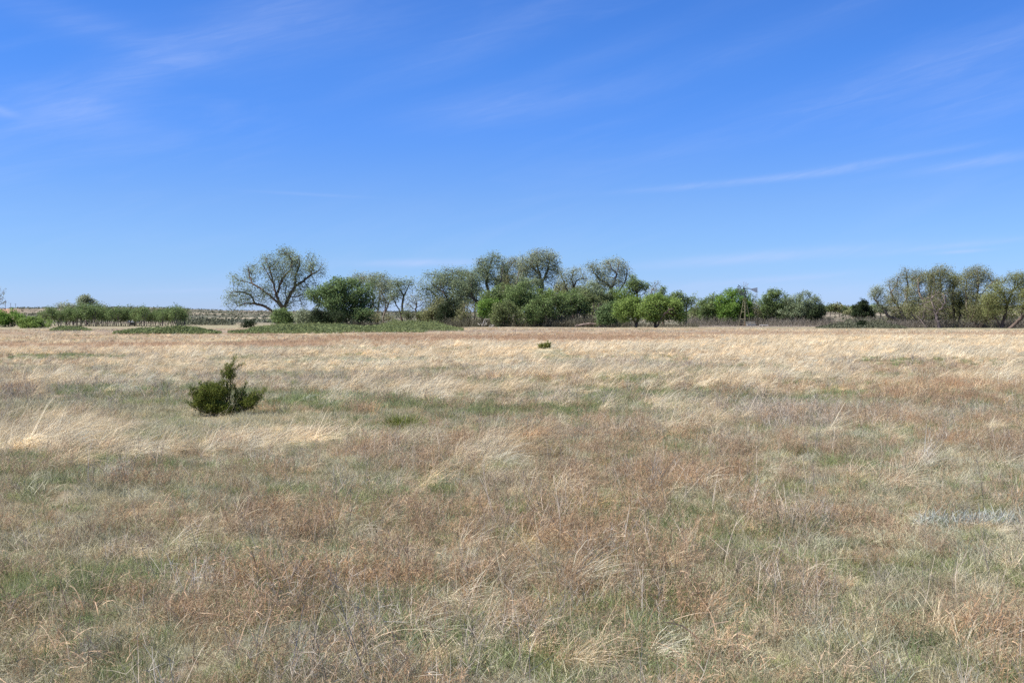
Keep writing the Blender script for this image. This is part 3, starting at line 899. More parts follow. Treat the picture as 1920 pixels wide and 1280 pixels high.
def tree(name, label, cat, D, u0, envs, limbs=None, leaf='lf_grey', bark='bark', att=500, nl=9, ls=.22, sig=.35, rb=None, step=None,
         group=None, seed=1, tips=3, r0=.022, expo=2.2, vb=None, depth=.85, kill=None, bias=(0, 0, .15), zoff=0.0, crown='crown', droop=0.,
         trunk='trunk', stems=1, infl=None, shell=0.0, asp=.62, jit=.12, lowcut=None):
    """u0: photo column of the foot; envs: (u, v, ru, rv[, depth shift m]) crown lobes; limbs: polylines of (u, v[, depth m])"""
    r = np.random.default_rng(seed * 977 + 13)
    att = int(att * 2.4); nl = int(round(nl * LEAFY.get(cat if cat == 'bush' else name, 1.6))); tips = tips + 4; kill = (kill or (step or .45) * 1.15) * .72; sig *= 1.15
    if cat == 'bush': envs = [(e[0], e[1] - .12 * e[3], e[2] * 1.28, e[3] * 1.26) + tuple(e[4:]) for e in envs]
    x0 = px(u0, D); z0 = tz(x0, D) - .05 if vb is None else min(tz(x0, D) - .05, 1e9)
    k = D / F
    def loc(u, v, y=0.0): return np.array([(u - u0) * k, y, pz(v, D) - z0])
    E3 = []
    for e in envs:
        c = loc(e[0], e[1], (e[4] if len(e) > 4 else 0.0))
        E3.append((c[0], c[1], c[2], e[2] * k, e[2] * k * depth, e[3] * k))
    for e in list(E3):                       # ragged shoots and side lobes
        for _ in range(4):
            t = r.uniform(-.35, 3.5); f = r.uniform(.75, 1.12)
            E3.append((e[0] + math.cos(t) * e[3] * f, e[1] + r.normal(0, .4) * e[4], max(.5, e[2] + math.sin(t) * e[5] * f), e[3] * r.uniform(.16, .34), e[4] * .3, e[5] * r.uniform(.2, .4)))
    H = max(c[2] + c[5] for c in E3)
    step = step or max(.28, H / 26)
    att_p = in_ellipsoids(E3, att, r, shell)
    att_p = att_p[att_p[:, 2] > (lowcut if lowcut is not None else .25)]
    if limbs is None:
        lows = min(E3, key=lambda e: abs(e[0]) + abs(e[2] - e[5]) * .5)
        limbs3 = []
        for s in range(stems):
            ox = 0 if stems == 1 else (s / (stems - 1) - .5) * max(e[3] for e in E3) * 1.1
            b0 = np.array([ox * .6, r.normal(0, .3) if stems > 1 else 0, -.15])
            top = np.array([ox * .9 + lows[0] * .5, r.normal(0, .4), max(.3, lows[2] - lows[5] * .75)])
            limbs3.append([b0, b0 * .6 + top * .4 + np.array([r.normal(0, .12), 0, 0]), top])
    else:
        limbs3 = []
        for li, L in enumerate(limbs):
            dy = r.normal(0, 1.6) if li > 0 else 0.0
            pts = []
            for i, q in enumerate(L):
                y = q[2] if len(q) > 2 else dy * i / max(1, len(L) - 1)
                pts.append(loc(q[0], q[1], y))
            if pts[0][2] < .9: pts[0][2] = -.15
            limbs3.append(pts)
        # attach side limbs in depth to their parent limb
        done = [limbs3[0]]
        for L in limbs3[1:]:
            if L[0][2] > .9:
                allp = np.array([p for q in done for p in q])
                dd = np.hypot(allp[:, 0] - L[0][0], allp[:, 2] - L[0][2]); b = allp[dd.argmin()]
                off = b[1] - L[0][1]
                for i, p in enumerate(L): p[1] += off
            done.append(L)
    P, par = limb_nodes(limbs3, step, r)
    P, par = colonise(att_p, P, par, step, infl or 1e3, kill or step * 1.15, 70, r, bias, jit)
    root = empty(name, (x0, D, z0), label, cat, group)
    me, cnt, has = branch_mesh(P, par, r0, expo, rb, M[bark], trunk)
    part(trunk, me, root)
    if nl > 0:
        tipn = P[(cnt <= tips) & (P[:, 2] > .2)]
        part(crown, leaf_mesh(tipn, nl, sig, ls, M[leaf], r, crown, droop=droop, asp=asp), root)
    return root


# --- the big spreading cottonwood on the left
tree('cottonwood_tree', 'huge spreading cottonwood with a low limb arching left, at the left end of the trees', 'tree', 212, 531,
     [(546, 500, 42, 28), (570, 497, 28, 22), (598, 507, 12, 18), (507, 498, 21, 22), (468, 515, 20, 20), (447, 528, 14, 12), (443, 556, 20, 18),
      (462, 560, 26, 20), (430, 566, 10, 10), (500, 545, 26, 22), (548, 545, 34, 26), (578, 535, 18, 18), (520, 520, 24, 22), (535, 568, 22, 14), (566, 570, 8, 10), (484, 558, 18, 16)],
     [[(531, 612), (531, 596), (531, 583)],
      [(531, 583), (529, 573), (520, 554), (516.7, 533), (510.4, 508), (504, 487)],
      [(520, 554), (525, 541), (532, 522), (546, 508), (550, 491), (544, 477)],
      [(516, 533), (507, 515), (498, 498)],
      [(531, 583), (538.5, 566), (545.8, 550), (554, 537.5), (571, 527), (583, 516.7), (598, 508), (608, 497)],
      [(554, 537.5), (553, 519), (560, 498), (558, 479)], [(583, 517), (588, 497)],
      [(538, 566), (535, 550), (537, 536)],
      [(545.8, 553), (560, 556), (566.7, 569), (575, 578)],
      [(523, 612), (523, 594), (508, 581), (494, 573), (479, 569), (462, 569), (446, 573), (438, 584)],
      [(479, 569), (471, 554), (456, 548), (438, 546)],
      [(529, 577), (512, 558), (496, 544), (479, 533), (458, 527), (444, 519)], [(479, 533), (471, 519), (467, 500)], [(496, 544), (496, 562)]],
     leaf='lf_grey', att=1700, nl=5.6, ls=.18, sig=.50, rb=.58, seed=3, step=.62, kill=.85, tips=2, r0=.029, expo=2.3, infl=6, jit=.22)
# --- dark dense tree beside it
tree('round_tree', 'dense dark green round-crowned tree right of the huge spreading cottonwood', 'tree', 200, 648,
     [(640, 560, 52, 30), (620, 545, 30, 20), (665, 550, 32, 24), (600, 560, 18, 18), (690, 565, 16, 24), (650, 590, 46, 18), (640, 535, 22, 12), (675, 590, 24, 18)],
     leaf='lf_dark', att=900, nl=13, ls=.27, sig=.42, rb=.26, seed=4, stems=3)
T = [
    # name, label, D, u0, envs, limbs, leaf, bark, att, nl, rb
    ('cottonwood_tree', 'pale thin-crowned cottonwood rising behind the dense dark round tree', 228, 676, [(676, 524, 22, 12), (695, 528, 16, 12), (660, 530, 14, 8)],
     [[(680, 612), (678, 570), (674, 540)]], 'lf_pale', 'bark_pale', 320, 7, .25),
    ('cottonwood_tree', 'slender pale cottonwood just right of the dense dark round tree, trunk straight', 214, 705, [(712, 545, 18, 26), (702, 535, 14, 18), (718, 560, 12, 18)],
     [[(706, 612), (708, 585), (712, 560)], [(706, 600), (698, 580), (700, 562)]], 'lf_grey', 'bark_pale', 420, 7, .22),
    ('cottonwood_tree', 'slim cottonwood with a fork of two thin stems, second right of the dark round tree', 212, 719, [(726, 540, 16, 22), (735, 552, 12, 18), (716, 550, 10, 18)],
     [[(718, 612), (720, 590), (724, 565)], [(720, 590), (728, 572), (734, 560)]], 'lf_pale', 'bark_pale', 360, 6, .2),
    ('cottonwood_tree', 'leaning cottonwood with a knobby leafy top overhanging right, before the gap', 208, 754, [(752, 540, 16, 18), (766, 526, 9, 9), (768, 535, 7, 6), (740, 555, 14, 12), (762, 545, 10, 10), (742, 540, 10, 14)],
     [[(754, 604), (752, 590), (745, 575), (738, 562), (735, 555)], [(753, 597), (754, 575), (757, 555), (764, 540), (768, 527)], [(757, 555), (748, 540), (744, 528)]], 'lf_grey', 'bark', 480, 7, .25),
    ('small_tree', 'small pale tree with a crooked dark trunk in the gap between two cottonwoods', 206, 781, [(776, 566, 16, 12), (788, 562, 12, 12), (768, 572, 10, 8), (795, 570, 8, 10)],
     [[(781, 606), (783, 592), (779, 580), (781, 570)]], 'lf_pale', 'bark', 360, 6, .17),
    ('cottonwood_tree', 'big cottonwood with many fanned stems leaning left, right of the gap', 210, 842,
     [(820, 530, 24, 18), (800, 540, 16, 16), (850, 525, 30, 20), (870, 540, 22, 22), (835, 555, 26, 20), (794, 558, 12, 9), (858, 512, 20, 12), (880, 530, 14, 18), (850, 580, 24, 20), (818, 580, 22, 16)],
     [[(838, 612), (834, 585), (828, 572), (817, 556), (806, 543), (797, 541)], [(828, 572), (820, 565), (806, 562), (798, 566)],
      [(838, 600), (842, 570), (836, 552), (828, 535), (824, 520)], [(842, 570), (850, 548), (848, 530), (850, 512)], [(842, 572), (860, 560), (870, 545), (882, 530)],
      [(836, 552), (822, 540), (810, 530)]], 'lf_grey', 'bark', 1100, 7, .42),
    ('cottonwood_tree', 'cottonwood whose dark trunk bows in a long arch up to the left', 205, 903,
     [(868, 535, 18, 16), (880, 520, 16, 14), (858, 550, 12, 10), (885, 545, 14, 10), (890, 530, 14, 14)],
     [[(904, 612), (902, 582), (895, 565), (884, 555), (871, 545), (864, 535)], [(895, 567), (880, 556), (868, 556), (858, 566)], [(884, 555), (886, 540), (880, 525)]], 'lf_grey', 'bark', 520, 8, .30),
    ('cottonwood_tree', 'tall cottonwood with a tuft of dark clumped leaves at its very top', 214, 921,
     [(914, 500, 20, 12), (925, 482, 10, 9), (935, 490, 9, 8), (902, 492, 9, 8), (910, 515, 22, 14), (925, 525, 18, 14), (940, 505, 12, 14), (895, 520, 12, 12)],
     [[(922, 612), (921, 570), (916, 552), (908, 545), (898, 537), (890, 533)], [(916, 552), (912, 532), (914, 512), (920, 495), (926, 480)], [(914, 512), (902, 498), (895, 488)],
      [(916, 552), (930, 545), (940, 525), (942, 505)]], 'lf_grey', 'bark_pale', 800, 8, .34),
    ('cottonwood_tree', 'tall brownish sparse cottonwood behind, between the dark-topped one and the widest crown', 232, 958,
     [(955, 505, 18, 18), (968, 500, 16, 16), (948, 525, 16, 18), (970, 525, 18, 20), (985, 510, 12, 16), (960, 550, 22, 20)],
     [[(958, 612), (958, 570), (955, 540), (950, 515)], [(958, 560), (968, 535), (972, 512)]], 'lf_olive', 'bark_pale', 850, 7, .34),
    ('cottonwood_tree', 'tallest cottonwood of the middle, wide domed crown on a thick dark trunk', 207, 1016,
     [(1010, 490, 30, 17), (1035, 495, 20, 18), (990, 500, 18, 18), (1000, 520, 24, 16), (1045, 510, 10, 10), (1025, 520, 18, 14), (985, 530, 14, 18)],
     [[(1016, 612), (1016, 575), (1015, 555), (1016, 530), (1012, 515), (1002, 505), (994, 492)], [(1016, 530), (1022, 518), (1028, 500), (1030, 485)],
      [(1018, 522), (1030, 505), (1040, 505), (1048, 509), (1054, 500)], [(1012, 515), (1008, 500), (1008, 482)], [(1017, 550), (1028, 540), (1038, 539)]], 'lf_pale', 'bark', 1100, 6, .42),
    ('cottonwood_tree', 'narrow cottonwood with a small open crown, first right of the tallest one', 213, 1076,
     [(1078, 512, 16, 13), (1070, 525, 14, 12), (1090, 522, 12, 10), (1056, 528, 10, 16), (1050, 520, 8, 10)],
     [[(1075, 612), (1075, 560), (1076, 540), (1080, 527), (1090, 522), (1098, 523)], [(1076, 540), (1072, 524), (1076, 508)], [(1072, 560), (1062, 542), (1056, 525), (1052, 512)]], 'lf_pale', 'bark', 560, 6, .26),
    ('cottonwood_tree', 'broad open cottonwood on a trunk slanting up to the right, rightmost of the tall ones', 204, 1140,
     [(1150, 505, 22, 16), (1172, 508, 14, 16), (1120, 512, 16, 14), (1158, 492, 12, 7), (1110, 502, 10, 9), (1130, 530, 22, 14), (1178, 500, 8, 9), (1150, 530, 18, 12)],
     [[(1130, 612), (1134, 590), (1142, 565), (1154, 555), (1163, 543), (1170, 532), (1174, 520), (1176, 505)], [(1150, 557), (1146, 540), (1152, 528), (1154, 512), (1160, 495)],
      [(1146, 540), (1136, 530), (1122, 521), (1112, 508)], [(1170, 532), (1160, 526), (1152, 528)], [(1154, 512), (1146, 506), (1142, 496)]], 'lf_pale', 'bark', 900, 6, .34),
]
for i, (nm, lb, D, u0, envs, limbs, leaf, bark, att, nl, rb) in enumerate(T):
    tree(nm, lb, 'tree', D, u0, envs, limbs, leaf=leaf, bark=bark, att=int(att * 1.15), nl=nl, ls=.175, sig=.46, rb=rb, seed=20 + i, step=.52, kill=.72,
         tips=2, r0=.025, expo=2.25, infl=6, group=GROUP_T, jit=.2)

# --- bushes and low trees in front of and beneath them
B = [
    # name, label, cat, D, u0, envs, leaf, bark, att, nl, stems
    ('bush', 'bright green bush at the foot of the huge spreading cottonwood', 190, 540, [(540, 598, 20, 13), (528, 602, 12, 10), (550, 602, 12, 10)], 'lf_mid', 'bark', 420, 16, 4),
    ('bush', 'pale green bush between the bright bush and the dark cedar', 188, 578, [(578, 600, 18, 12), (588, 606, 12, 8)], 'lf_pale', 'bark', 320, 14, 4),
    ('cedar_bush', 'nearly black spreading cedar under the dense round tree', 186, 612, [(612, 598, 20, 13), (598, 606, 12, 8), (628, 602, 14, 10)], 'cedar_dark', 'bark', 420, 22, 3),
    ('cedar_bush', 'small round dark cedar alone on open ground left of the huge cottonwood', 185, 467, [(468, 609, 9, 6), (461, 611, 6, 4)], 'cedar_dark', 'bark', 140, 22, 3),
    ('bush', 'low grey-green bush under the small crooked tree', 204, 765, [(765, 590, 10, 9), (775, 594, 10, 7)], 'lf_shrub', 'twig', 160, 8, 3),
    ('bush', 'olive bush beneath the fanned stems of the big leaning cottonwood', 200, 822, [(825, 585, 20, 15), (812, 592, 14, 12), (838, 594, 14, 14)], 'lf_olive', 'twig', 420, 11, 4),
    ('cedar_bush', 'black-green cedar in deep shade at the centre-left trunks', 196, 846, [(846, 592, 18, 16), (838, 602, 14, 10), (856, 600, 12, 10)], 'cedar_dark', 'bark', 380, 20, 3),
    ('bush', 'grey twiggy bush right of the black-green cedar', 194, 876, [(876, 592, 16, 16), (868, 602, 14, 9), (886, 600, 12, 10)], 'lf_olive', 'twig', 380, 5, 5),
    ('bush', 'bright green bush under the arched dark trunk', 192, 914, [(916, 575, 14, 9), (926, 584, 14, 12), (908, 588, 10, 10)], 'lf_bright', 'bark', 340, 12, 3),
    ('bush', 'leafy green bush reaching high before the brownish sparse cottonwood', 190, 978, [(978, 558, 20, 20), (965, 575, 16, 16), (990, 575, 18, 16), (985, 545, 12, 12)], 'lf_mid', 'bark', 620, 12, 3),
    ('bush', 'large-leaved blue-green bush behind the fallen white branches', 184, 948, [(948, 592, 18, 16), (935, 600, 12, 10), (962, 598, 14, 12), (945, 580, 14, 10)], 'lf_shrub', 'bark', 520, 12, 4),
    ('bush', 'green bush with a shaded foot below the tallest cottonwood', 186, 1008, [(1008, 586, 20, 16), (996, 596, 14, 12), (1022, 592, 14, 12), (1012, 572, 14, 10)], 'lf_mid', 'bark', 520, 11, 4),
    ('thicket_bush', 'round olive bush with bare grey lower stems, right of the tallest cottonwood', 188, 1040, [(1042, 578, 18, 16), (1034, 588, 14, 12), (1054, 586, 12, 12), (1046, 568, 12, 10)], 'lf_mid', 'twig', 520, 9, 7),
    ('thicket_bush', 'green-topped bush on thin grey stems before the narrow cottonwood', 190, 1074, [(1074, 572, 20, 15), (1064, 582, 14, 10), (1088, 580, 14, 10), (1078, 562, 12, 8)], 'lf_mid', 'twig', 540, 9, 7),
    ('thicket_bush', 'wide grey-green bush behind the fallen log', 192, 1106, [(1106, 574, 22, 16), (1094, 584, 14, 10), (1120, 582, 14, 12), (1104, 560, 14, 10)], 'lf_shrub', 'twig', 540, 9, 7),
    ('bush', 'dull olive bush in the fork of the broad open cottonwood', 200, 1122, [(1118, 552, 20, 14), (1102, 548, 14, 12), (1134, 556, 14, 12)], 'lf_grey', 'bark', 420, 8, 3),
    ('bush', 'dark green shaded bush right of the fallen log', 180, 1146, [(1146, 590, 16, 14), (1136, 600, 12, 9), (1158, 600, 12, 9), (1150, 578, 12, 8)], 'lf_dark', 'bark', 420, 14, 4),
    ('thicket_bush', 'grey leafless bush standing at the slanting trunk', 184, 1128, [(1126, 586, 14, 14), (1136, 592, 10, 12)], 'lf_shrub', 'twig', 420, 2, 6),
    ('round_tree', 'round green tree rising behind the pair of low field trees', 222, 1194, [(1194, 536, 18, 16), (1186, 550, 14, 14), (1206, 548, 12, 12), (1180, 534, 8, 10)], 'lf_mid', 'bark', 520, 12, 1),
    ('bush', 'purple-grey bare bush between the green crowns behind the field trees', 226, 1226, [(1226, 548, 14, 14), (1232, 560, 12, 10)], 'lf_grey', 'twig', 420, 1, 4),
    ('round_tree', 'green tree crown behind the right field tree, upper left', 216, 1244, [(1244, 552, 16, 10), (1232, 562, 12, 10), (1256, 562, 12, 10)], 'lf_mid', 'bark', 360, 12, 1),
    ('round_tree', 'pale green feathery tree behind the right field tree', 214, 1282, [(1284, 565, 14, 16), (1270, 556, 12, 12), (1296, 562, 8, 12), (1276, 580, 16, 14), (1300, 556, 4, 8)], 'lf_mid', 'bark_pale', 480, 11, 2),
]
B += [
    ('bush', 'olive brush filling the left foot of the willow thicket', 192, 1700, [(1700, 590, 22, 15), (1682, 596, 16, 12), (1716, 582, 16, 14)], 'lf_olive', 'twig', 420, 6, 5),
    ('bush', 'brown-olive brush between the middle willow trunks', 190, 1748, [(1748, 586, 24, 18), (1768, 592, 18, 14), (1730, 592, 16, 12)], 'lf_olive', 'twig', 460, 5, 5),
    ('bush', 'greener brush right of the middle willow trunks', 191, 1800, [(1800, 582, 22, 18), (1816, 592, 16, 14), (1784, 594, 14, 12)], 'lf_willow', 'twig', 420, 7, 5),
    ('bush', 'olive brush behind the dark leaning willow trunks', 190, 1862, [(1862, 588, 24, 15), (1884, 592, 20, 12), (1842, 594, 14, 10)], 'lf_willow', 'twig', 420, 6, 5),
    ('round_tree', 'hazy grey-green tree crown far behind the arched dark trunk', 246, 880, [(880, 552, 24, 22), (862, 564, 18, 16), (896, 566, 16, 16)], 'lf_grey', 'bark_pale', 520, 10, 2),
    ('round_tree', 'hazy grey-green tree crown seen through the brownish sparse cottonwood', 248, 950, [(950, 538, 26, 26), (970, 550, 18, 20), (930, 552, 16, 18)], 'lf_grey', 'bark_pale', 560, 10, 2),
    ('round_tree', 'hazy olive tree crown behind the narrow open cottonwood', 247, 1060, [(1060, 548, 28, 20), (1086, 554, 20, 16), (1040, 556, 16, 16)], 'lf_olive', 'bark_pale', 560, 10, 2),
    ('bush', 'tall mid green undergrowth crown between the arched trunk and the fallen white branches', 202, 932, [(930, 566, 24, 20), (944, 556, 16, 14), (918, 580, 16, 14)], 'lf_mid', 'bark', 520, 11, 3),
    ('bush', 'tall grey-green undergrowth directly left of the thick dark trunk', 203, 990, [(988, 556, 24, 22), (1004, 566, 16, 18), (972, 566, 16, 18)], 'lf_grey', 'bark', 620, 11, 3),
    ('bush', 'tall yellow-green undergrowth right behind the thick dark trunk', 202, 1034, [(1034, 566, 24, 18), (1048, 572, 18, 16), (1020, 572, 16, 16)], 'lf_yellow', 'bark', 560, 10, 3),
    ('bush', 'rounded green undergrowth crown below the narrow open cottonwood', 203, 1082, [(1084, 564, 26, 18), (1066, 572, 18, 16)], 'lf_mid', 'bark', 560, 10, 3),
    ('bush', 'green undergrowth filling the foot of the slanting trunk', 201, 1134, [(1130, 572, 24, 20), (1146, 576, 18, 18)], 'lf_mid', 'bark', 560, 11, 3),
    ('bush', 'bright undergrowth between the slanting trunk and the left field tree', 200, 1168, [(1168, 568, 20, 20), (1158, 582, 16, 16), (1180, 572, 14, 18)], 'lf_yellow', 'bark', 560, 12, 3),
    ('bush', 'deep green undergrowth left of the olive bush of the big leaning cottonwood', 207, 800, [(802, 592, 12, 10), (792, 596, 8, 8)], 'lf_shrub', 'bark', 260, 9, 3),
    ('bush', 'dull green bush under the pale trunks right of the dark round tree', 206, 706, [(706, 596, 16, 9), (724, 598, 12, 7)], 'lf_olive', 'twig', 240, 4, 4),
]
for i, (nm, lb, D, u0, envs, leaf, bark, att, nl, st) in enumerate(B):
    tree(nm, lb, 'tree' if 'tree' in nm else 'bush', D, u0, envs, leaf=leaf, bark=bark, att=att, nl=nl, ls=.20 if leaf != 'cedar_dark' else .16,
         sig=.30, rb=.12 if 'tree' not in nm else .25, seed=60 + i, step=.34, stems=st, r0=.016, tips=3, trunk='trunk' if 'tree' in nm else 'stems',
         crown='crown' if 'tree' in nm else 'foliage', group='bushes and low trees along the creek')

# --- the pair of low round trees standing in front, on the field edge
tree('field_tree', 'left tree of the low bright pair at the field edge, slim leaning trunk', 'tree', 168, 1192,
     [(1180, 578, 24, 14), (1168, 588, 16, 12), (1196, 574, 18, 14), (1200, 590, 16, 12), (1186, 566, 14, 8), (1162, 578, 10, 10)],
     [[(1192, 618), (1192, 606), (1187, 596), (1180, 585)], [(1192, 606), (1197, 592), (1198, 578)]], leaf='lf_yellow', bark='bark', att=800, nl=13, ls=.19, sig=.28,
     rb=.20, seed=101, step=.32, r0=.016, group='pair of low bright trees at the field edge')
tree('field_tree', 'right tree of the low bright pair, wider with a short thick double trunk', 'tree', 166, 1230,
     [(1230, 574, 30, 17), (1250, 580, 26, 17), (1214, 586, 18, 14), (1240, 594, 26, 13), (1266, 588, 20, 14), (1236, 562, 18, 8), (1262, 570, 14, 10), (1276, 596, 12, 9)],
     [[(1228, 619), (1227, 605), (1220, 592), (1214, 580)], [(1232, 619), (1234, 604), (1242, 590), (1254, 580)], [(1234, 604), (1232, 588), (1232, 572)]], leaf='lf_yellow', bark='bark', att=1300, nl=13, ls=.19, sig=.28,
     rb=.26, seed=102, step=.32, r0=.016, group='pair of low bright trees at the field edge')

# --- trees round the windmill
WM = [
    ('round_tree', 'green round tree left of the windmill, trunk visible at its foot', 262, 1338, [(1338, 578, 22, 18), (1325, 572, 12, 14), (1350, 574, 14, 18), (1338, 592, 20, 12), (1340, 560, 12, 8)], 'lf_mid', 'bark', 620, 13, 2, .24),
    ('round_tree', 'brightest green tree directly behind the windmill', 258, 1376, [(1376, 568, 24, 20), (1392, 566, 14, 18), (1362, 578, 14, 16), (1376, 588, 26, 14), (1374, 552, 16, 8)], 'lf_bright', 'bark', 760, 14, 2, .26),
    ('bush', 'purple-grey bare bush right behind the windmill', 266, 1424, [(1424, 582, 18, 16), (1410, 575, 12, 18), (1434, 590, 16, 10)], 'lf_grey', 'twig', 560, 2, 5, .1),
    ('round_tree', 'mid green tree right of the windmill vane with a shaded lower right side', 258, 1456, [(1456, 566, 20, 18), (1440, 572, 14, 14), (1466, 574, 14, 16), (1456, 550, 12, 8), (1460, 584, 14, 12)], 'lf_mid', 'bark', 620, 13, 2, .24),
    ('round_tree', 'pale green wide tree, last of the row right of the windmill', 256, 1500, [(1500, 570, 24, 18), (1484, 576, 16, 16), (1520, 572, 16, 16), (1500, 586, 30, 12), (1512, 556, 12, 8), (1530, 586, 12, 12)], 'lf_grey', 'bark', 760, 12, 3, .24),
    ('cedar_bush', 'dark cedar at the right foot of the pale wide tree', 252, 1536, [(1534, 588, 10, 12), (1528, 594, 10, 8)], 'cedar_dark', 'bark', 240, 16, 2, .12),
    ('bush', 'dull green bush low between the windmill and the mid green tree', 262, 1408, [(1408, 586, 14, 12), (1420, 592, 12, 9)], 'lf_olive', 'twig', 320, 6, 4, .1),
    ('bush', 'green bush filling the gap before the pale wide tree of the windmill row', 263, 1478, [(1478, 588, 14, 12), (1470, 594, 12, 8)], 'lf_mid', 'bark', 320, 10, 4, .1),
    ('bush', 'green bush low between the left tree and the brightest tree of the windmill row', 264, 1357, [(1357, 588, 12, 12), (1350, 594, 10, 8)], 'lf_mid', 'bark', 300, 10, 4, .1),
    ('bush', 'grey bare bush at the left edge of the windmill row', 264, 1310, [(1310, 582, 10, 14), (1304, 592, 12, 10)], 'lf_shrub', 'twig', 320, 4, 4, .1),
]
for i, (nm, lb, D, u0, envs, leaf, bark, att, nl, st, rb) in enumerate(WM):
    if 'tree' in nm: envs = [(e[0], e[1] + .10 * e[3], e[2] * 1.18, e[3] * 1.12) for e in envs] + [(envs[0][0] + d, 594, 13, 9) for d in (-16, 0, 16)]; att = int(att * 1.3)
    tree(nm, lb, 'tree' if 'tree' in nm else 'bush', D, u0, envs, leaf=leaf, bark=bark, att=att, nl=nl, ls=.25, sig=.36, rb=rb, seed=130 + i, step=.42,
         stems=st, r0=.02, trunk='trunk' if 'tree' in nm else 'stems', crown='crown' if 'tree' in nm else 'foliage', group='trees round the windmill')

# --- conifers on the right
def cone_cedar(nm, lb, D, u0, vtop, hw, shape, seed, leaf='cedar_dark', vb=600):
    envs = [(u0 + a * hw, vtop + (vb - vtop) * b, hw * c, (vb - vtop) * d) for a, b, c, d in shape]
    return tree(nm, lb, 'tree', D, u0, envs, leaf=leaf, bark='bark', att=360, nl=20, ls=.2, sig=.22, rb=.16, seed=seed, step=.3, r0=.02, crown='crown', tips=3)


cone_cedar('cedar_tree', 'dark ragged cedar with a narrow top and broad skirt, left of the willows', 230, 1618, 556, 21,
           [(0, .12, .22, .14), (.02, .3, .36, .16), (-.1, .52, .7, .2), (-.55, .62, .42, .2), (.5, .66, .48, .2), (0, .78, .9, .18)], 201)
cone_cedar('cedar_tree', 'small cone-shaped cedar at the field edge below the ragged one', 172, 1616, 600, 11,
           [(0, .15, .2, .16), (0, .4, .5, .2), (0, .7, .85, .25)], 202, vb=619)

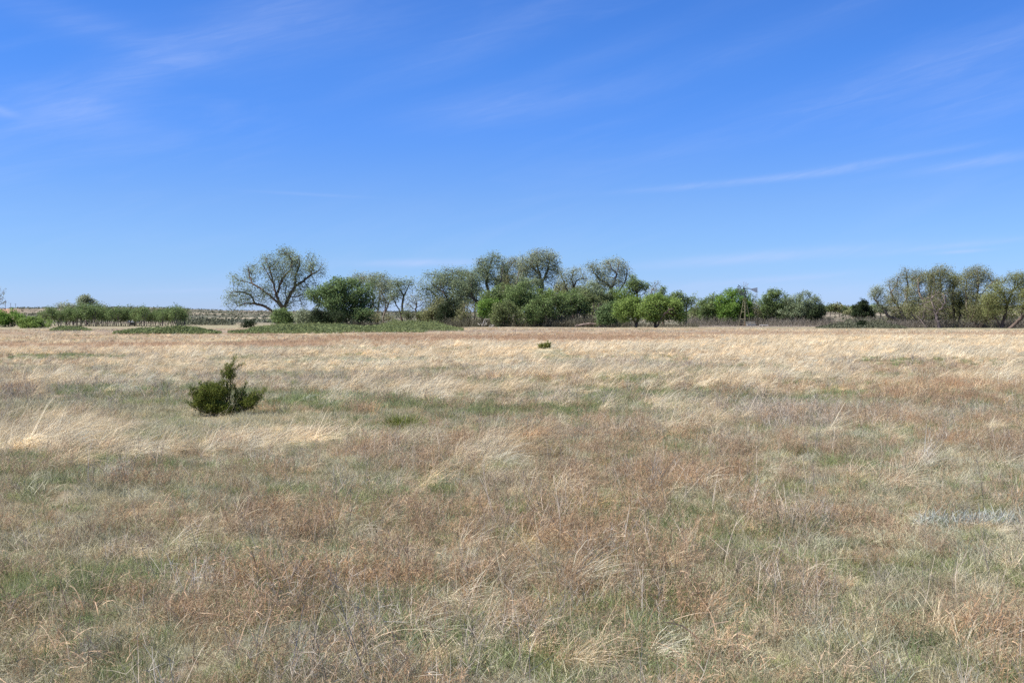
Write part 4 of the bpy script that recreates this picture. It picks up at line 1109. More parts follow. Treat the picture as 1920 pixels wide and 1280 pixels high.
# --- willows on the right
WL = [
    ('willow with upright bare grey branch tips at the left end of the thicket', 186, 1688, [(1678, 532, 14, 16), (1668, 524, 8, 14), (1690, 540, 16, 20), (1680, 560, 20, 20), (1700, 520, 12, 14)],
     [[(1706, 616), (1697, 600), (1688, 580), (1674, 562), (1670, 545), (1666, 525)], [(1671, 550), (1678, 535), (1682, 518)], [(1688, 580), (1700, 560), (1702, 535), (1700, 512)]], 'lf_olive', 4, 620, 'bark_pale'),
    ('willow limb tree spreading far left with pale round leaf mass', 190, 1700, [(1646, 550, 13, 12), (1640, 558, 8, 10), (1662, 565, 12, 10), (1655, 575, 12, 8)],
     [[(1702, 616), (1694, 606), (1680, 598), (1664, 592), (1658, 580), (1646, 570), (1638, 560)]], 'lf_pale', 7, 420, 'bark_pale'),
    ('willow with a brown twiggy middle, second trunk group from the left', 182, 1726, [(1720, 520, 16, 16), (1735, 535, 18, 22), (1715, 550, 18, 22), (1740, 565, 16, 20), (1705, 575, 14, 18)],
     [[(1722, 617), (1718, 600), (1708, 585), (1700, 565), (1697, 545)], [(1722, 610), (1730, 590), (1728, 570), (1734, 550), (1740, 530), (1736, 512)], [(1728, 570), (1718, 550), (1715, 525)]], 'lf_olive', 6, 820, 'bark_pale'),
    ('tallest willow with a peaked feathery top in the middle of the thicket', 180, 1762, [(1762, 515, 18, 16), (1775, 506, 8, 8), (1755, 540, 20, 22), (1775, 545, 18, 22), (1760, 572, 22, 20), (1745, 520, 10, 12)],
     [[(1760, 617), (1758, 600), (1752, 585), (1750, 565), (1752, 545)], [(1758, 600), (1768, 590), (1773, 600), (1780, 598)], [(1752, 585), (1764, 565), (1770, 540), (1772, 512)]], 'lf_olive', 6, 900, 'bark_pale'),
    ('brown almost leafless willow in front of the tallest one', 176, 1752, [(1752, 570, 24, 20), (1760, 555, 16, 14), (1738, 582, 16, 16), (1770, 585, 14, 14)],
     [[(1762, 618), (1758, 602), (1754, 590), (1750, 575), (1745, 560)], [(1754, 590), (1762, 575), (1764, 558)], [(1740, 618), (1732, 600), (1724, 588)]], 'lf_olive', 1.0, 900, 'twig'),
    ('willow with the greenest leaves low between its stems', 182, 1797, [(1790, 545, 14, 20), (1798, 565, 14, 16), (1788, 525, 14, 14), (1800, 580, 14, 12)],
     [[(1790, 617), (1788, 595), (1786, 570), (1786, 545), (1790, 522)], [(1794, 617), (1800, 596), (1802, 575), (1800, 550)]], 'lf_willow', 8, 620, 'bark'),
    ('tall willow swept right with bent feathery tips', 179, 1826, [(1820, 516, 18, 14), (1838, 512, 14, 12), (1812, 535, 18, 18), (1838, 532, 18, 16), (1826, 555, 20, 18), (1852, 524, 12, 12), (1862, 530, 8, 8), (1825, 580, 22, 16)],
     [[(1832, 618), (1830, 604), (1816, 596), (1812, 575), (1810, 550), (1812, 525)], [(1830, 604), (1826, 585), (1828, 560), (1830, 535), (1826, 512)], [(1828, 560), (1840, 545), (1852, 530), (1864, 524)]], 'lf_olive', 6, 1050, 'bark_pale'),
    ('willow with long limbs forking low from a dark leaning trunk', 177, 1838, [(1846, 575, 18, 14), (1860, 570, 14, 12), (1832, 590, 12, 10), (1852, 560, 12, 10)],
     [[(1834, 618), (1838, 610), (1848, 602), (1858, 598), (1866, 590)], [(1834, 612), (1826, 604), (1814, 600), (1800, 606), (1784, 614)], [(1848, 602), (1850, 585), (1846, 570)]], 'lf_olive', 6, 480, 'bark'),
    ('yellow-green willow arching over the right frame edge, dark leaning trunks', 174, 1878, [(1880, 545, 26, 18), (1900, 528, 20, 14), (1862, 562, 20, 14), (1885, 565, 22, 14), (1920, 540, 18, 22), (1860, 580, 18, 10), (1912, 520, 14, 8)],
     [[(1876, 618), (1870, 600), (1862, 590), (1852, 578)], [(1858, 618), (1864, 606), (1862, 594)], [(1876, 612), (1886, 590), (1892, 570), (1902, 548), (1918, 532), (1930, 522)],
      [(1892, 570), (1888, 550), (1880, 536)]], 'lf_willow', 6, 1300, 'bark'),
    ('willow at the right frame edge on a trunk slanting up to the right', 172, 1902, [(1930, 560, 22, 18), (1950, 540, 22, 22), (1925, 580, 18, 12), (1960, 570, 24, 24)],
     [[(1892, 617), (1902, 608), (1914, 598), (1928, 586), (1945, 570), (1955, 545)], [(1914, 598), (1918, 580), (1925, 560)]], 'lf_willow', 6, 800, 'bark'),
]
for i, (lb, D, u0, envs, limbs, leaf, nl, att, bark) in enumerate(WL):
    tree('willow_tree', lb, 'tree', D, limbs[0][0][0], envs, limbs, leaf=leaf, bark=bark, att=int(att * 1.9), nl=max(.3, nl), ls=.17, sig=.36, rb=.26, seed=220 + i,
         step=.40, kill=.55, tips=2, r0=.020, infl=6, group='willow thicket at the right', droop=.4, asp=.35, bias=(.12, 0, .12), jit=.2)

# --- far left
tree('round_tree', 'rounded bright green bush-like tree at the left frame edge', 'tree', 240, 16,
     [(18, 598, 24, 13), (0, 600, 16, 12), (34, 602, 14, 10), (-14, 602, 14, 12)], leaf='lf_bright', bark='bark', att=620, nl=13, ls=.26, sig=.35, rb=.16, seed=301, step=.4, stems=5)
tree('bush', 'low lighter green bush just right of the left-edge tree', 'bush', 190, 68,
     [(66, 609, 20, 8), (82, 612, 11, 6), (54, 612, 10, 6)], leaf='lf_yellow', bark='bark', att=360, nl=13, ls=.22, sig=.26, rb=.1, seed=302, step=.3, stems=5, trunk='stems', crown='foliage')
tree('bare_tree', 'pinkish bare tree cut by the left frame edge', 'tree', 350, -10,
     [(-8, 555, 16, 17), (0, 565, 10, 10), (-20, 565, 12, 12)], [[(-12, 606), (-11, 580), (-8, 562)]], leaf='lf_olive', bark='bark_pale', att=520, nl=1, ls=.3, sig=.4, rb=.3, seed=303, step=.7, r0=.03)
tree('cottonwood_tree', 'pale-topped far cottonwood standing above the long left grove', 'tree', 340, 163,
     [(161, 564, 10, 8), (170, 570, 8, 6), (154, 566, 7, 6)], [[(163, 606), (162, 585), (161, 572)]], leaf='lf_pale', bark='bark', att=380, nl=7, ls=.35, sig=.5, rb=.4, seed=304, step=.6, r0=.03)
tree('bush', 'hazy pale brush crown left of the far pale-topped cottonwood', 'bush', 335, 134,
     [(134, 578, 18, 8), (125, 582, 12, 8), (148, 584, 12, 8)], leaf='lf_pale', bark='twig', att=420, nl=4, ls=.35, sig=.5, rb=.2, seed=305, step=.55, stems=4, trunk='stems', crown='foliage')
tree('bush', 'thin pale brush crown right of the far pale-topped cottonwood', 'bush', 335, 190,
     [(190, 578, 9, 8), (182, 584, 8, 6)], leaf='lf_pale', bark='twig', att=200, nl=4, ls=.35, sig=.5, rb=.2, seed=306, step=.55, stems=2, trunk='stems', crown='foliage')


def copy_thing(o):
    c = o.copy(); C.objects.link(c)
    for ch in o.children:
        q = ch.copy(); C.objects.link(q); q.parent = c
        q.matrix_parent_inverse = ch.matrix_parent_inverse
    return c


def grove():
    r = np.random.default_rng(9)
    protos = []
    lab = 'small green tree on bare straight stems in the long grove at the left'
    for s in range(5):
        D = 300; u0 = 200 + s
        hw = 7.5 + (s % 3)
        envs = [(u0, 588, hw, 8), (u0 - 3, 592, hw * .8, 7), (u0 + 3, 584, hw * .7, 6)]
        limbs = [[(u0, 613), (u0 + r.normal(0, 1), 600), (u0 + r.normal(0, 1), 592)], [(u0 + 2.5, 613), (u0 + 3, 600), (u0 + 4, 590)]]
        p = tree('grove_tree', lab, 'tree', D, u0, envs, limbs, leaf=('lf_mid', 'lf_mid', 'lf_shrub', 'lf_mid', 'lf_mid')[s], bark='bark_pale', att=170, nl=9, ls=.26, sig=.45,
                 rb=.10, seed=320 + s, step=.45, r0=.022, group='grove trees in the long row at the left')
        protos.append(p)
    us = np.linspace(78, 345, 84) + r.normal(0, 1.8, 84)
    for i, u in enumerate(us):
        p = protos[i % 5]
        o = p if i < 5 else copy_thing(p)
        D = 296 + r.uniform(-9, 14)
        x = px(u, D); o.location = (x, D, tz(x, D) - .05)
        s = r.uniform(.74, 1.14) * (1.0 if u > 150 else .95)
        o.scale = (s, s, s * r.uniform(.94, 1.06) * (.97 + .08 * math.exp(-((u - 180) / 40) ** 2)))
        o.rotation_euler = (0, 0, r.uniform(0, 6.28))


grove()


def far_trees():
    """trees on the far rise, seen right of the windmill row"""
    r = np.random.default_rng(19)
    protos = []
    for s in range(3):
        p = tree('far_tree', 'small far green tree on the low rise between the windmill row and the willows', 'tree', 620, 1600 + s,
                 [(1600 + s, 577, 7, 5), (1596, 579, 6, 4), (1605, 579, 6, 4)], leaf=('lf_mid', 'lf_shrub', 'lf_olive')[s], bark='bark', att=130, nl=10, ls=.7, sig=.7, rb=.2,
                 seed=400 + s, step=.8, r0=.04, group='far trees on the low rise')
        protos.append(p)
    us = [1546, 1556, 1566, 1574, 1585, 1592, 1602, 1612, 1628, 1640, 1650, 1214, 1300, 1308]
    for i, u in enumerate(us):
        o = protos[i % 3] if i < 3 else copy_thing(protos[i % 3])
        D = 620 + r.uniform(-60, 60); x = px(u, D); o.location = (x, D, tz(x, D) - .2)
        s = r.uniform(.8, 1.15); o.scale = (s, s, s * r.uniform(.8, 1.0)); o.rotation_euler = (0, 0, r.uniform(0, 6.28))


far_trees()


# ------------------------------------------------------------------ ground cover: low thickets, brush, scrub (uncountable)
def cover(name, label, cat, region, n, h, mat, ls, r, stems=None, dens_h=1.0):
    """leafy low cover: leaves filling 0..h over a ground region; region: (u0,u1,D0,D1,edge function)"""
    pts = []
    for (u0, u1, D0, D1, hh, m) in region:
        k = int(n * m)
        t = r.uniform(0, 1, k); s = r.uniform(0, 1, k)
        Dd = D0 + (D1 - D0) * s; u = u0 + (u1 - u0) * t
        x = px(u, Dd)
        edge = np.clip(np.minimum(t, 1 - t) * 4, 0, 1) ** .8 * np.clip(np.minimum(s, 1 - s) * 4 + .12, 0, 1)
        bump = .05 + 1.75 * fbm(x / 1.6, Dd / 1.6, 4, 71)
        top = hh * edge * bump
        z = terrain(x, Dd) + top * r.uniform(.05, 1, k) ** .6
        pts.append(np.stack([x, Dd, z], 1))
    Cn = np.vstack(pts)
    me = leaf_mesh(Cn, 4, .10 if ls < .3 else .3, ls, M[mat], r, name, flat=.2)
    o = link(bpy.data.objects.new(name, me))
    props(o, label, cat, kind='stuff')
    return o


rc = np.random.default_rng(55)
cover('low_green_thicket', 'long low green thicket running along the foot of the left trees', 'thicket',
      [(430, 640, 99, 112, .40, .30), (560, 800, 106, 126, .38, .30), (640, 868, 116, 150, .48, .30), (470, 700, 112, 160, .6, .3), (700, 850, 126, 185, .9, .25)], 30000, .7, 'lf_shrub', .13, rc)
cover('low_green_thicket', 'lens-shaped low green thicket in front of the long left grove', 'thicket', [(215, 412, 98, 106, .46, 1.0)], 9000, .7, 'lf_shrub', .15, rc)
cover('low_green_thicket', 'small low green thicket patch below the left end of the grove', 'thicket', [(95, 170, 118, 128, .38, 1.0)], 2600, .5, 'lf_shrub', .15, rc)
cover('grey_brush', 'low grey-green brush along the field edge left of the willows', 'brush',
      [(1530, 1700, 168, 186, .9, .6), (1560, 1690, 186, 215, 1.5, .4)], 4200, 1., 'lf_scrub', .2, rc)
cover('far_scrub', 'grey-green scrub dotting the far left slope', 'scrub',
      [(330, 440, 330, 420, 1.6, .5)], 2500, 1., 'lf_scrub', .5, rc)


def twig_cover(name, label, region, n, hmul, mat, r, w=.03):
    V = []
    P = []; Hh = []
    for (u0, u1, D0, D1, hh, m) in region:
        k = int(n * m); Dd = r.uniform(D0, D1, k); u = r.uniform(u0, u1, k); x = px(u, Dd)
        b = .45 + 1.0 * fbm(x / 2.5, Dd / 2.5, 3, 171)
        P.append(np.stack([x, Dd, terrain(x, Dd)], 1)); Hh.append(hh * b * r.uniform(.5, 1.05, k))
    P = np.vstack(P); Hh = np.concatenate(Hh); n = len(P); G = P[:, 2].copy(); P[:, 2] = 0
    D = np.stack([r.normal(.05, .35, n), r.normal(0, .35, n), np.ones(n)], 1)
    rr = ribbons(P, D, Hh, np.full(n, w * 1.3), 4, (0, 0, 0), .12, taper=.4, r=r)
    i = np.repeat(np.arange(n), 3); lo = r.integers(1, 4, n * 3)
    tw = ribbons(rr[3][i, lo], np.stack([r.normal(0, .7, n * 3), r.normal(0, .7, n * 3), r.uniform(.3, 1.1, n * 3)], 1), Hh[i] * r.uniform(.2, .5, n * 3), np.full(n * 3, w), 2, (0, 0, 0), .15, r=r)
    nv1 = len(rr[0]) // n; nv2 = len(tw[0]) // (3 * n)
    v, f, a = join([rr[:3], tw[:3]])
    v = v.copy(); v[:, 2] += np.concatenate([np.repeat(G, nv1), np.repeat(G[i], nv2)])
    o = link(bpy.data.objects.new(name, mesh_data(name, v, f, M[mat], a)))
    props(o, label, 'brush', kind='stuff')


M['brush'] = plant_mat('brush_twigs', (.10, .09, .072), (.25, .22, .18), transl=0)
M['brush_pale'] = plant_mat('brush_twigs_pale', (.24, .20, .17), (.44, .38, .33), transl=0)
M['brush_dark'] = plant_mat('brush_twigs_dark', (.07, .068, .045), (.19, .175, .125), transl=0)
twig_cover('bare_brush', 'purple-grey bare brush along the foot of the trees round the windmill',
           [(1284, 1560, 250, 275, 2.5, .8), (1284, 1376, 244, 252, .9, .12), (1462, 1545, 244, 252, .9, .12), (1440, 1700, 232, 262, 2.1, .4), (1600, 1720, 190, 235, 2.0, .35)], 6500, 1, 'brush', rc, .035)
twig_cover('bare_brush', 'dense dark bare undergrowth beneath the middle trees',
           [(830, 1180, 188, 206, 2.0, .8), (1020, 1130, 184, 192, 2.0, .4), (600, 840, 196, 210, 1.4, .3), (1150, 1310, 190, 215, .9, .2)], 6000, 1, 'brush_dark', rc, .035)
twig_cover('bare_brush', 'dry brown undergrowth between the willow trunks',
           [(1660, 1960, 176, 205, 1.7, .8)], 6500, 1, 'brush', rc, .03)
twig_cover('pale_weeds', 'pale dry weeds in the clearing around the windmill',
           [(1260, 1600, 200, 240, .35, 1.0)], 3000, 1, 'brush_pale', rc, .04)


def hill_scrub():
    r = np.random.default_rng(31)
    n = 15000
    u = r.uniform(-250, 2150, n); D = np.sqrt(r.uniform(430 ** 2, 1330 ** 2, n)); x = px(u, D)
    dn = fbm(x / 120, D / 45, 5, 15)
    k = r.uniform(0, 1, n) < sstep(.40, .60, dn) * .85 + .10
    x = x[k]; D = D[k]
    z = terrain(x, D)
    s = r.lognormal(0, .35, len(x))
    Cn = np.stack([x, D, z + .4 * s], 1)
    # each scrub bush: a handful of leaf faces
    me = leaf_mesh(Cn, 9, .62, .85, M['lf_scrub'], r, 'hill_scrub', flat=.3)
    o = link(bpy.data.objects.new('hill_scrub', me))
    props(o, 'dark sage scrub scattered over the distant low hills', 'scrub', kind='stuff')


hill_scrub()


# ------------------------------------------------------------------ cedars on the open field
def near_cedar(name, label, D, u0, spires, envs, att, seed, needle=(.010, .034), nn=16, step=.035, sig=.018, r0=.0028):
    r = np.random.default_rng(seed)
    x0 = px(u0, D); z0 = tz(x0, D) - .01; k = D / F
    def loc(u, v, y=0.0): return np.array([(u - u0) * k, y, pz(v, D) - z0])
    E3 = []
    for e in envs:
        c = loc(e[0], e[1], e[4] if len(e) > 4 else 0.0)
        E3.append((c[0], c[1], c[2], e[2] * k, e[2] * k * .9, e[3] * k))
    limbs = []
    at2 = []
    for i, sp in enumerate(spires):
        pts = [loc(p[0], p[1]) for p in sp[0]]
        yo = sp[1]
        for j, p in enumerate(pts): p[1] = yo * j / (len(pts) - 1)
        pts[0][2] = -.02
        limbs.append(pts)
        wid = sp[2]
        for a, b in zip(pts[:-1], pts[1:]):
            m = 14
            for q in range(m):
                t = r.uniform(0, 1); c = a + (b - a) * t
                f = (c[2] / max(pts[-1][2], .01))
                w = wid * (1 - f * .85)
                at2.append(c + r.normal(0, 1, 3) * np.array([w, w, .02]))
    att_p = np.vstack([in_ellipsoids(E3, att, r, .15), np.array(at2)])
    att_p = att_p[att_p[:, 2] > .03]
    P, par = limb_nodes(limbs, step, r, .003)
    P, par = colonise(att_p, P, par, step, .5, step * 1.05, 60, r, (0, 0, .55), .15)
    root = empty(name, (x0, D, z0), label, 'bush')
    me, cnt, has = branch_mesh(P, par, r0, 2.3, r0 * 9, M['bark_red'], 'stems')
    part('stems', me, root)
    i = np.where((cnt <= 7) & (P[:, 2] > .06))[0]
    Dn = np.array([P[q] - P[par[q]] if par[q] >= 0 else (0, 0, 1) for q in i]); Dn /= np.linalg.norm(Dn, axis=1, keepdims=True) + 1e-9
    m = len(i) * nn
    b = np.repeat(P[i], nn, 0) + r.normal(0, sig, (m, 3)); d = np.repeat(Dn, nn, 0) * .6 + r.normal(0, .5, (m, 3)) + np.array([0, 0, .55])
    L = r.uniform(needle[1] * .6, needle[1] * 1.5, m)
    v, f, a, _ = ribbons(b, d, L, np.full(m, needle[0]), 1, (0, 0, 0), 0, taper=.4, r=r)
    cv = np.repeat(r.normal(0, .2, len(i)), nn)
    part('foliage', mesh_data('foliage', v, f, M['cedar'], np.clip(a + cv, 0, 1)), root)
    return root


def zc(x, y): return (320 + x / 7.11, 640 + y / 7.11)
near_cedar('cedar_bush', 'nearest cedar bush, dark green with one tall crooked spire, on the left of the field', 17.55, 427,
           [([zc(760, 1040), zc(750, 800), zc(755, 560), zc(780, 430), zc(815, 310), zc(855, 205)], .0, .062),
            ([zc(750, 600), zc(800, 430), zc(880, 340), zc(960, 298)], .02, .022), ([zc(755, 620), zc(700, 480), zc(680, 400)], -.03, .03), ([zc(765, 500), zc(735, 400), zc(728, 310)], .03, .02),
            ([zc(700, 1040), zc(560, 850), zc(430, 700), zc(370, 540)], .05, .04), ([zc(710, 1040), zc(600, 830), zc(500, 680), zc(440, 610)], -.1, .05),
            ([zc(690, 1040), zc(450, 900), zc(300, 760), zc(265, 610)], -.05, .04), ([zc(700, 1040), zc(450, 950), zc(290, 850), zc(225, 800)], -.1, .04),
            ([zc(720, 1040), zc(620, 760), zc(580, 640), zc(640, 540)], .12, .05),
            ([zc(790, 1040), zc(900, 860), zc(960, 680), zc(1000, 550)], .0, .05), ([zc(800, 1040), zc(960, 880), zc(1080, 760), zc(1135, 650)], -.08, .055),
            ([zc(810, 1040), zc(1020, 900), zc(1150, 780), zc(1245, 640)], .04, .045), ([zc(780, 1040), zc(850, 850), zc(850, 680), zc(830, 580)], .1, .055),
            ([zc(800, 1040), zc(960, 930), zc(1080, 860), zc(1190, 760)], .1, .05)],
           [zc(520, 770) + (190 / 7.11, 170 / 7.11), zc(410, 790) + (125 / 7.11, 115 / 7.11), zc(620, 700) + (110 / 7.11, 120 / 7.11, -.1), zc(620, 880) + (140 / 7.11, 110 / 7.11, -.05),
            zc(1060, 810) + (115 / 7.11, 95 / 7.11), zc(920, 880) + (90 / 7.11, 90 / 7.11, .05), zc(1120, 780) + (60 / 7.11, 90 / 7.11), zc(780, 440) + (75 / 7.11, 100 / 7.11), zc(750, 660) + (75 / 7.11, 150 / 7.11), zc(880, 780) + (75 / 7.11, 110 / 7.11, .05), zc(740, 900) + (130 / 7.11, 90 / 7.11, -.1)],
           5600, 501, nn=26, needle=(.0065, .028))
near_cedar('cedar_bush', 'small distant cedar bush with forked tips on the right-of-centre straw field', 52.3, 1020,
           [([(1020, 657), (1024, 648), (1027, 640)], 0, .04), ([(1018, 657), (1012, 650), (1009, 646)], .1, .06), ([(1022, 657), (1030, 650), (1033, 643)], .0, .03), ([(1019, 657), (1017, 650), (1016, 645)], -.1, .05)],
           [(1019, 652, 9, 4.5), (1026, 650, 6, 5), (1012, 652, 5, 4)], 700, 502, needle=(.018, .05), nn=14, step=.05, sig=.025, r0=.004)
# dark-leaved low tuft in the green swale
def dark_tuft():
    r = np.random.default_rng(7)
    D = 15.9; x0 = px(757, D)
    root = None
    n = 520; P = disk(n, .20, r); P[:, 0] *= 1.25
    Dd = np.stack([P[:, 0] * 2.4 + r.normal(0, .4, n), P[:, 1] * 2.4 + r.normal(0, .4, n), r.uniform(.4, 1, n)], 1)
    v, f, a, _ = ribbons(P, Dd, r.uniform(.14, .30, n), np.full(n, .006), 3, (.05, 0, -.2), .06, r=r)
    o = link(bpy.data.objects.new('spiky_tuft', mesh_data('spiky_tuft', v, f, M['cedar'], a)))
    o.location = (x0, D, tz(x0, D))
    props(o, 'low dark green spiky tuft in the grass right of the nearest cedar bush', 'plant')
dark_tuft()


def silver_plants():
    r = np.random.default_rng(8)
    spots = [(1782, 990, 'left and larger of two silvery sage clumps low in the grass at right'), (1872, 988, 'right and thinner of two silvery sage clumps low in the grass at right')]
    for i, (u, v, lab) in enumerate(spots):
        D = CAMZ * F / (v - HOR); x0 = px(u, D)
        n = (520, 380)[i]; P = disk(n, .26, r); P[:, 1] *= .6
        Dd = np.stack([r.normal(.1, .6, n), r.normal(0, .6, n), r.uniform(.3, 1, n)], 1)
        vv, f, a, _ = ribbons(P, Dd, r.uniform(.06, .15, n), np.full(n, .0065), 3, (0, 0, -.1), .3, r=r)
        o = link(bpy.data.objects.new('sage_clump', mesh_data('sage_clump', vv, f, M['silver'], a)))
        o.location = (x0, D, tz(x0, D))
        props(o, lab, 'plant', 'silvery sage clumps')
silver_plants()


# ------------------------------------------------------------------ windmill
def windmill():
    D = 245.0; k = D / F
    x0 = px(1396.5, D); z0 = tz(x0, D)
    root = empty('windmill', (x0, D, z0), 'old water-pumping windmill with missing blades and a grey tail vane', 'windmill')
    X = lambda u: (u - 1396.5) * k
    Zt = lambda v: pz(v, D) - z0
    top = Zt(556)
    h0 = .98; ry = math.radians(38)
    ft = []; tp = []
    for sx, sy in ((-1, -1), (1, -1), (1, 1), (-1, 1)):
        a = Vector((sx * h0 * math.cos(ry) - sy * h0 * math.sin(ry), sx * h0 * math.sin(ry) + sy * h0 * math.cos(ry), 0))
        t = a * .12; t.z = top
        a.z = -.1
        ft.append(a); tp.append(t)
        MB().tube([a, t], .052, 4).build('leg', M['leg'], root)
    for f in (.27, .5, .7, .86):
        b = MB()
        for i in range(4):
            p = ft[i].lerp(tp[i], f); q = ft[(i + 1) % 4].lerp(tp[(i + 1) % 4], f)
            b.tube([p, q], .028, 4)
        b.build('brace', M['leg'], root)
    b = MB()
    for f0, f1 in ((.5, .7), (.7, .86)):
        for i in range(4):
            b.tube([ft[i].lerp(tp[i], f0), ft[(i + 1) % 4].lerp(tp[(i + 1) % 4], f1)], .012, 4)
    b.build('tie_rods', M['leg'], root)
    MB().tube([(0, 0, 0), (0, 0, top)], .035, 6).tube([(0, 0, top), (0, 0, Zt(544))], .09, 8).build('pump_rod', M['steel_dark'], root)
    MB().box((0, 0, .2), (.25, .25, .2)).tube([(0, 0, .5), (0, 0, 1.1)], .13, 8).build('pump_base', M['rustm'], root)
    MB().box((0, 0, Zt(561)), (.42, .42, .03)).build('platform', M['rustm'], root)
    hubz = Zt(541.5)
    az = math.radians(-26)       # wheel axis: towards the camera, turned to the left
    ax = Vector((math.sin(az), -math.cos(az), 0)); side = Vector((ax.y, -ax.x, 0)) * -1; up = Vector((0, 0, 1))
    if side.x < 0: side = -side
    hc = Vector((X(1395), 0, hubz)) + ax * .35
    MB().tube([Vector((X(1395), 0, hubz)) - ax * .35, hc + ax * .05], [.16, .2], 8).tube([hc - Vector((0, 0, .1)), hc + Vector((0, 0, .55))], [.14, .05], 6).build('gearbox', M['steel_dark'], root)
    wheel = MB().tube([hc - ax * .06, hc + ax * .1], [.15, .12], 10)
    Rw = 1.55
    N = 18
    for i in range(N):
        t = 2 * math.pi * i / N
        if i % 3 == 0: wheel.tube([hc, hc + (side * math.cos(t) + up * math.sin(t)) * (Rw * .93)], .014, 4)
    for rr in (.5,):
        pts = [hc + (side * math.cos(2 * math.pi * j / 24) + up * math.sin(2 * math.pi * j / 24)) * Rw * rr for j in range(25)]
        wheel.tube(pts, .014, 4)
    for a0, a1 in ((150, 290),):
        pts = [hc + (side * math.cos(math.radians(a0 + (a1 - a0) * j / 10)) + up * math.sin(math.radians(a0 + (a1 - a0) * j / 10))) * Rw * .86 for j in range(11)]
        wheel.tube(pts, .014, 4)
    wh = wheel.build('wheel', M['steel_dark'], root)
    # surviving blades: angle in degrees (0 = right, 90 = up), how edge-on they are
    for deg, w, tw in ((147, .17, .35), (164, .17, .3), (182, .18, .3), (199, .17, .4), (215, .17, .4), (231, .16, .5), (247, .16, .5), (262, .15, .7), (277, .14, .8), (292, .13, .9),
                       (90, .07, 1.1), (70, .05, 1.2), (48, .12, 1.0), (330, .06, 1.2), (312, .08, 1.1), (10, .05, 1.2)):
        t = math.radians(deg)
        rd = side * math.cos(t) + up * math.sin(t); tg = side * -math.sin(t) + up * math.cos(t)
        wv = tg * math.cos(tw) + ax * math.sin(tw)
        n = rd.cross(wv).normalized() * .006
        w2 = w * .70 if w > .1 else w + .01
        P = []
        for s in (-1, 1):
            P += [hc + rd * Rw * .42 - wv * w2 * .55 + n * s, hc + rd * Rw - wv * w2 + n * s, hc + rd * Rw + wv * w2 + n * s, hc + rd * Rw * .42 + wv * w2 * .55 + n * s]
        b_ = MB().hexa(P).build('blade', M['steel_dark' if 130 < deg < 300 else 'vane'], wh)
    # tail: boom and vane swung to the right
    tdir = Vector((.94, .30, -.06)).normalized()
    c = Vector((X(1395), 0, hubz))
    boom = MB().tube([c, c + tdir * 1.7], .035, 4).tube([c + Vector((0, 0, .25)), c + tdir * 1.6 + Vector((0, 0, .12))], .02, 4).build('tail_boom', M['steel_dark'], root)
    n = Vector((-tdir.y, tdir.x, 0)).normalized() * .008
    sl = MB()
    for j in range(4):           # sheet made of four lapped panels
        f0, f1 = j / 4, (j + 1) / 4
        def row(f): return [c + tdir * 1.55 + Vector((0, 0, .10 - .20 * f)), c + tdir * 3.35 + Vector((0, 0, .52 - 1.22 * f))]
        a0, a1 = row(f0); b0, b1 = row(f1 - .03)
        P = []
        for s in (-1, 1):
            P += [a0 + n * s, b0 + n * s, b1 + n * s, a1 + n * s]
        sl.hexa(P)
    sl.build('vane', M['vane'], root)


windmill()


def yard():
    D = 243.0
    x = px(1408.5, D); z = tz(x, D)
    root = empty('stock_tank', (x, D, z), 'grey corrugated stock tank with a railing right of the windmill foot', 'tank')
    t = MB().box((0, 0, .30), (.92, .5, .30))
    for i in range(7): t.box((-.82 + i * .273, -.503, .32), (.04, .02, .26))
    t.build('tank_wall', M['steel'], root)
    MB().box((0, 0, .625), (.98, .56, .022)).build('rim', M['vane'], root)
    rl = MB()
    for sx in (-.9, 0, .9): rl.tube([(sx, .62, -.05), (sx, .62, 1.12)], .035, 5)
    for hz in (.85, 1.1): rl.tube([(-.9, .62, hz), (.9, .62, hz)], .03, 5)
    rl.build('railing', M['steel'], root)
    x = px(1419, D); z = tz(x, D)
    p = MB().tube([(0, 0, -.1), (-.10, 0, 1.0)], [.14, .12], 8).build('wooden_post', M['wood']); p.location = (x, D, z)
    props(p, 'stout dark leaning post right of the stock tank', 'post')
    x = px(1387, 236); z = tz(x, 236)
    p = MB().tube([(0, 0, -.1), (.16, 0, 1.15)], [.06, .05], 6).build('wooden_post', M['wood']); p.location = (x, 236, z)
    props(p, 'thin dark leaning post left of the windmill legs', 'post')
    x = px(1432, 228); z = tz(x, 228)
    root = empty('trough', (x, 228, z), 'low long pale trough on dark feet right of the stock tank', 'trough')
    MB().box((0, 0, .36), (.85, .22, .05)).box((0, -.2, .46), (.85, .02, .05)).box((0, .2, .46), (.85, .02, .05)).build('basin', M['concrete'], root)
    for sx in (-.6, .05, .6): MB().box((sx, 0, .14), (.14, .2, .17)).build('foot', M['wood'], root)
    x = px(1418, 222); z = tz(x, 222)
    p = MB().box((0, 0, .12), (.62, .2, .07)).box((-.45, 0, .025), (.06, .2, .025)).box((.45, 0, .025), (.06, .2, .025)).build('concrete_slab', M['concrete']); p.location = (x, 222, z); p.rotation_euler = (0, 0, .05)
    props(p, 'short white slab lying on the ground in front of the stock tank', 'slab')
    x = px(1185, 163); z = tz(x, 163)
    p = MB().tube([(0, 0, -.1), (.02, 0, .85)], .035, 5).build('fence_post', M['wood']); p.location = (x, 163, z)
    props(p, 'lone thin post left of the left field tree trunk', 'post')


yard()


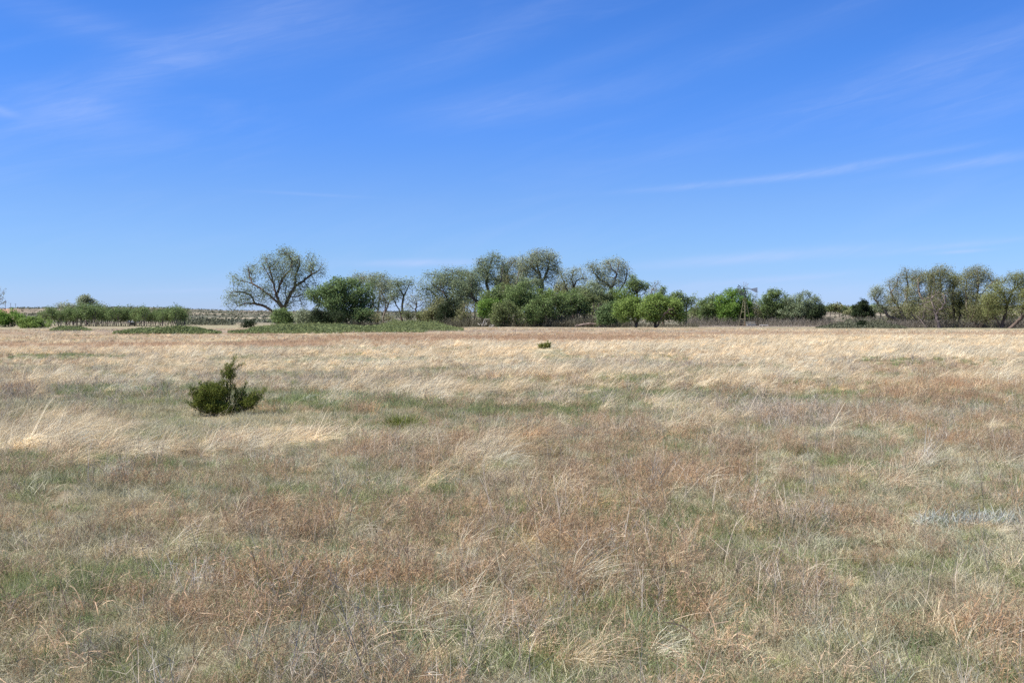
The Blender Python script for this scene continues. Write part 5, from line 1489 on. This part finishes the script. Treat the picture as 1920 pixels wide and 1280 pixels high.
def trailer():
    D = 322.0; x = px(249.5, D); z = tz(x, D)
    root = empty('trailer', (x, D, z), 'low white trailer seen between the trunks of the long left grove', 'trailer', rz=.1)
    b = MB().box((0, 0, 1.12), (1.35, .85, .26)).box((-.1, 0, 1.41), (.9, .7, .03))
    for i in range(5): b.box((-1.1 + i * .55, -.86, 1.12), (.02, .012, .24))
    b.build('body', M['white'], root)
    MB().box((0, 0, .78), (1.3, .7, .07)).tube([(1.3, 0, .76), (2.1, 0, .7)], .05, 5).build('chassis', M['black'], root)
    MB().box((-.55, -.862, 1.2), (.16, .012, .1)).build('window', M['black'], root)
    MB().box((.7, -.862, 1.2), (.2, .012, .1)).build('window', M['black'], root)
    for sx in (-.35, .4):
        for sy in (-.78, .78):
            MB().tube([(sx, sy - .09, .36), (sx, sy + .09, .36)], .36, 16).build('wheel', M['black'], root)


trailer()


def poles():
    for i, (u, D, vt, lab) in enumerate([(10.5, 1050, 563, 'tallest and nearest utility pole of three on the left skyline'),
                                         (20.5, 1150, 568, 'middle utility pole of three on the left skyline'),
                                         (29.5, 1240, 569, 'rightmost utility pole of three on the left skyline')]):
        x = px(u, D); z = tz(x, D); h = max(5.0, pz(vt, D) - z)
        root = empty('utility_pole', (x, D, z), lab, 'pole', 'utility poles on the left skyline')
        MB().tube([(0, 0, -.5), (0, 0, h)], [.22, .16], 8).build('post', M['wood'], root)
        MB().box((0, -.2, h - .5), (1.1, .06, .07)).build('crossarm', M['wood'], root)
        for sx in (-1, 0, 1): MB().tube([(sx, -.2, h - .43), (sx, -.2, h - .2)], .05, 6).build('insulator', M['steel'], root)


poles()


# ------------------------------------------------------------------ fallen wood
def fallen():
    r = np.random.default_rng(71)
    D = 181.0; x = px(1100, D); z = tz(x, D)
    root = empty('fallen_log', (x, D, z), 'long pinkish fallen log lying at the edge of the middle bushes', 'log')
    MB().tube([(-1.9, 0, .12), (-1.3, .05, .33), (-.7, -.03, .44), (-.2, .05, .50), (.4, 0, .62), (.9, .1, .58), (1.5, .06, .56), (2.5, .2, .40)], [.08, .14, .17, .15, .18, .14, .12, .05], 9).build('trunk', M['log'], root)
    b = MB()
    for _ in range(9):
        s = Vector((r.uniform(-1.7, 2.3), r.uniform(-.1, .2), .5)); e = s + Vector((r.normal(.2, .5), r.normal(-.2, .3), r.uniform(-.45, .5)))
        b.tube([s, s.lerp(e, .5) + Vector((0, 0, .06)), e], [.08, .05, .02], 5)
    b.build('broken_branch', M['log'], root)
    D = 180.0; x = px(912, D); z = tz(x, D); k = D / F
    root = empty('dead_branches', (x, D, z), 'tangle of white dead branches at the dark foot of the arched trunk', 'branch')
    q = lambda u, v, y=0: ((u - 912) * k, y, max(.02, pz(v, D) - z))
    b = MB()
    b.tube([q(905, 612), q(908, 598, .1), q(914, 598), q(919, 597, -.1)], [.035, .03, .025, .012], 5)
    b.tube([q(903, 611), q(906, 604, -.2), q(909, 599)], [.03, .02, .012], 5)
    b.tube([q(909, 610), q(910, 604), q(912, 599, .1)], [.04, .03, .02], 5)
    for _ in range(10):
        u = r.uniform(898, 914); v = r.uniform(606, 612)
        b.tube([q(u, v, r.normal(0, .3)), q(u + r.normal(1, 3), v - r.uniform(1, 5), r.normal(0, .4))], [.035, .012], 4)
    b.build('branch', M['dead'], root)
    x2 = px(921, 179)
    b = MB(); q = lambda u, v: ((u - 921) * k, 0, max(.04, pz(v, 179) - tz(x2, 179)))
    b.tube([q(926, 609.5), q(921, 609), q(917, 610.5), q(918, 612.8), q(920.5, 613.4), q(923.5, 611), q(926, 609.5)], [.035, .03, .03, .035, .045, .05, .035], 6)
    o = b.build('bent_branch', M['dead']); o.location = (x2, 179, tz(x2, 179))
    props(o, 'bleached branch bent into a loop lying in front of the bushes', 'branch')


fallen()
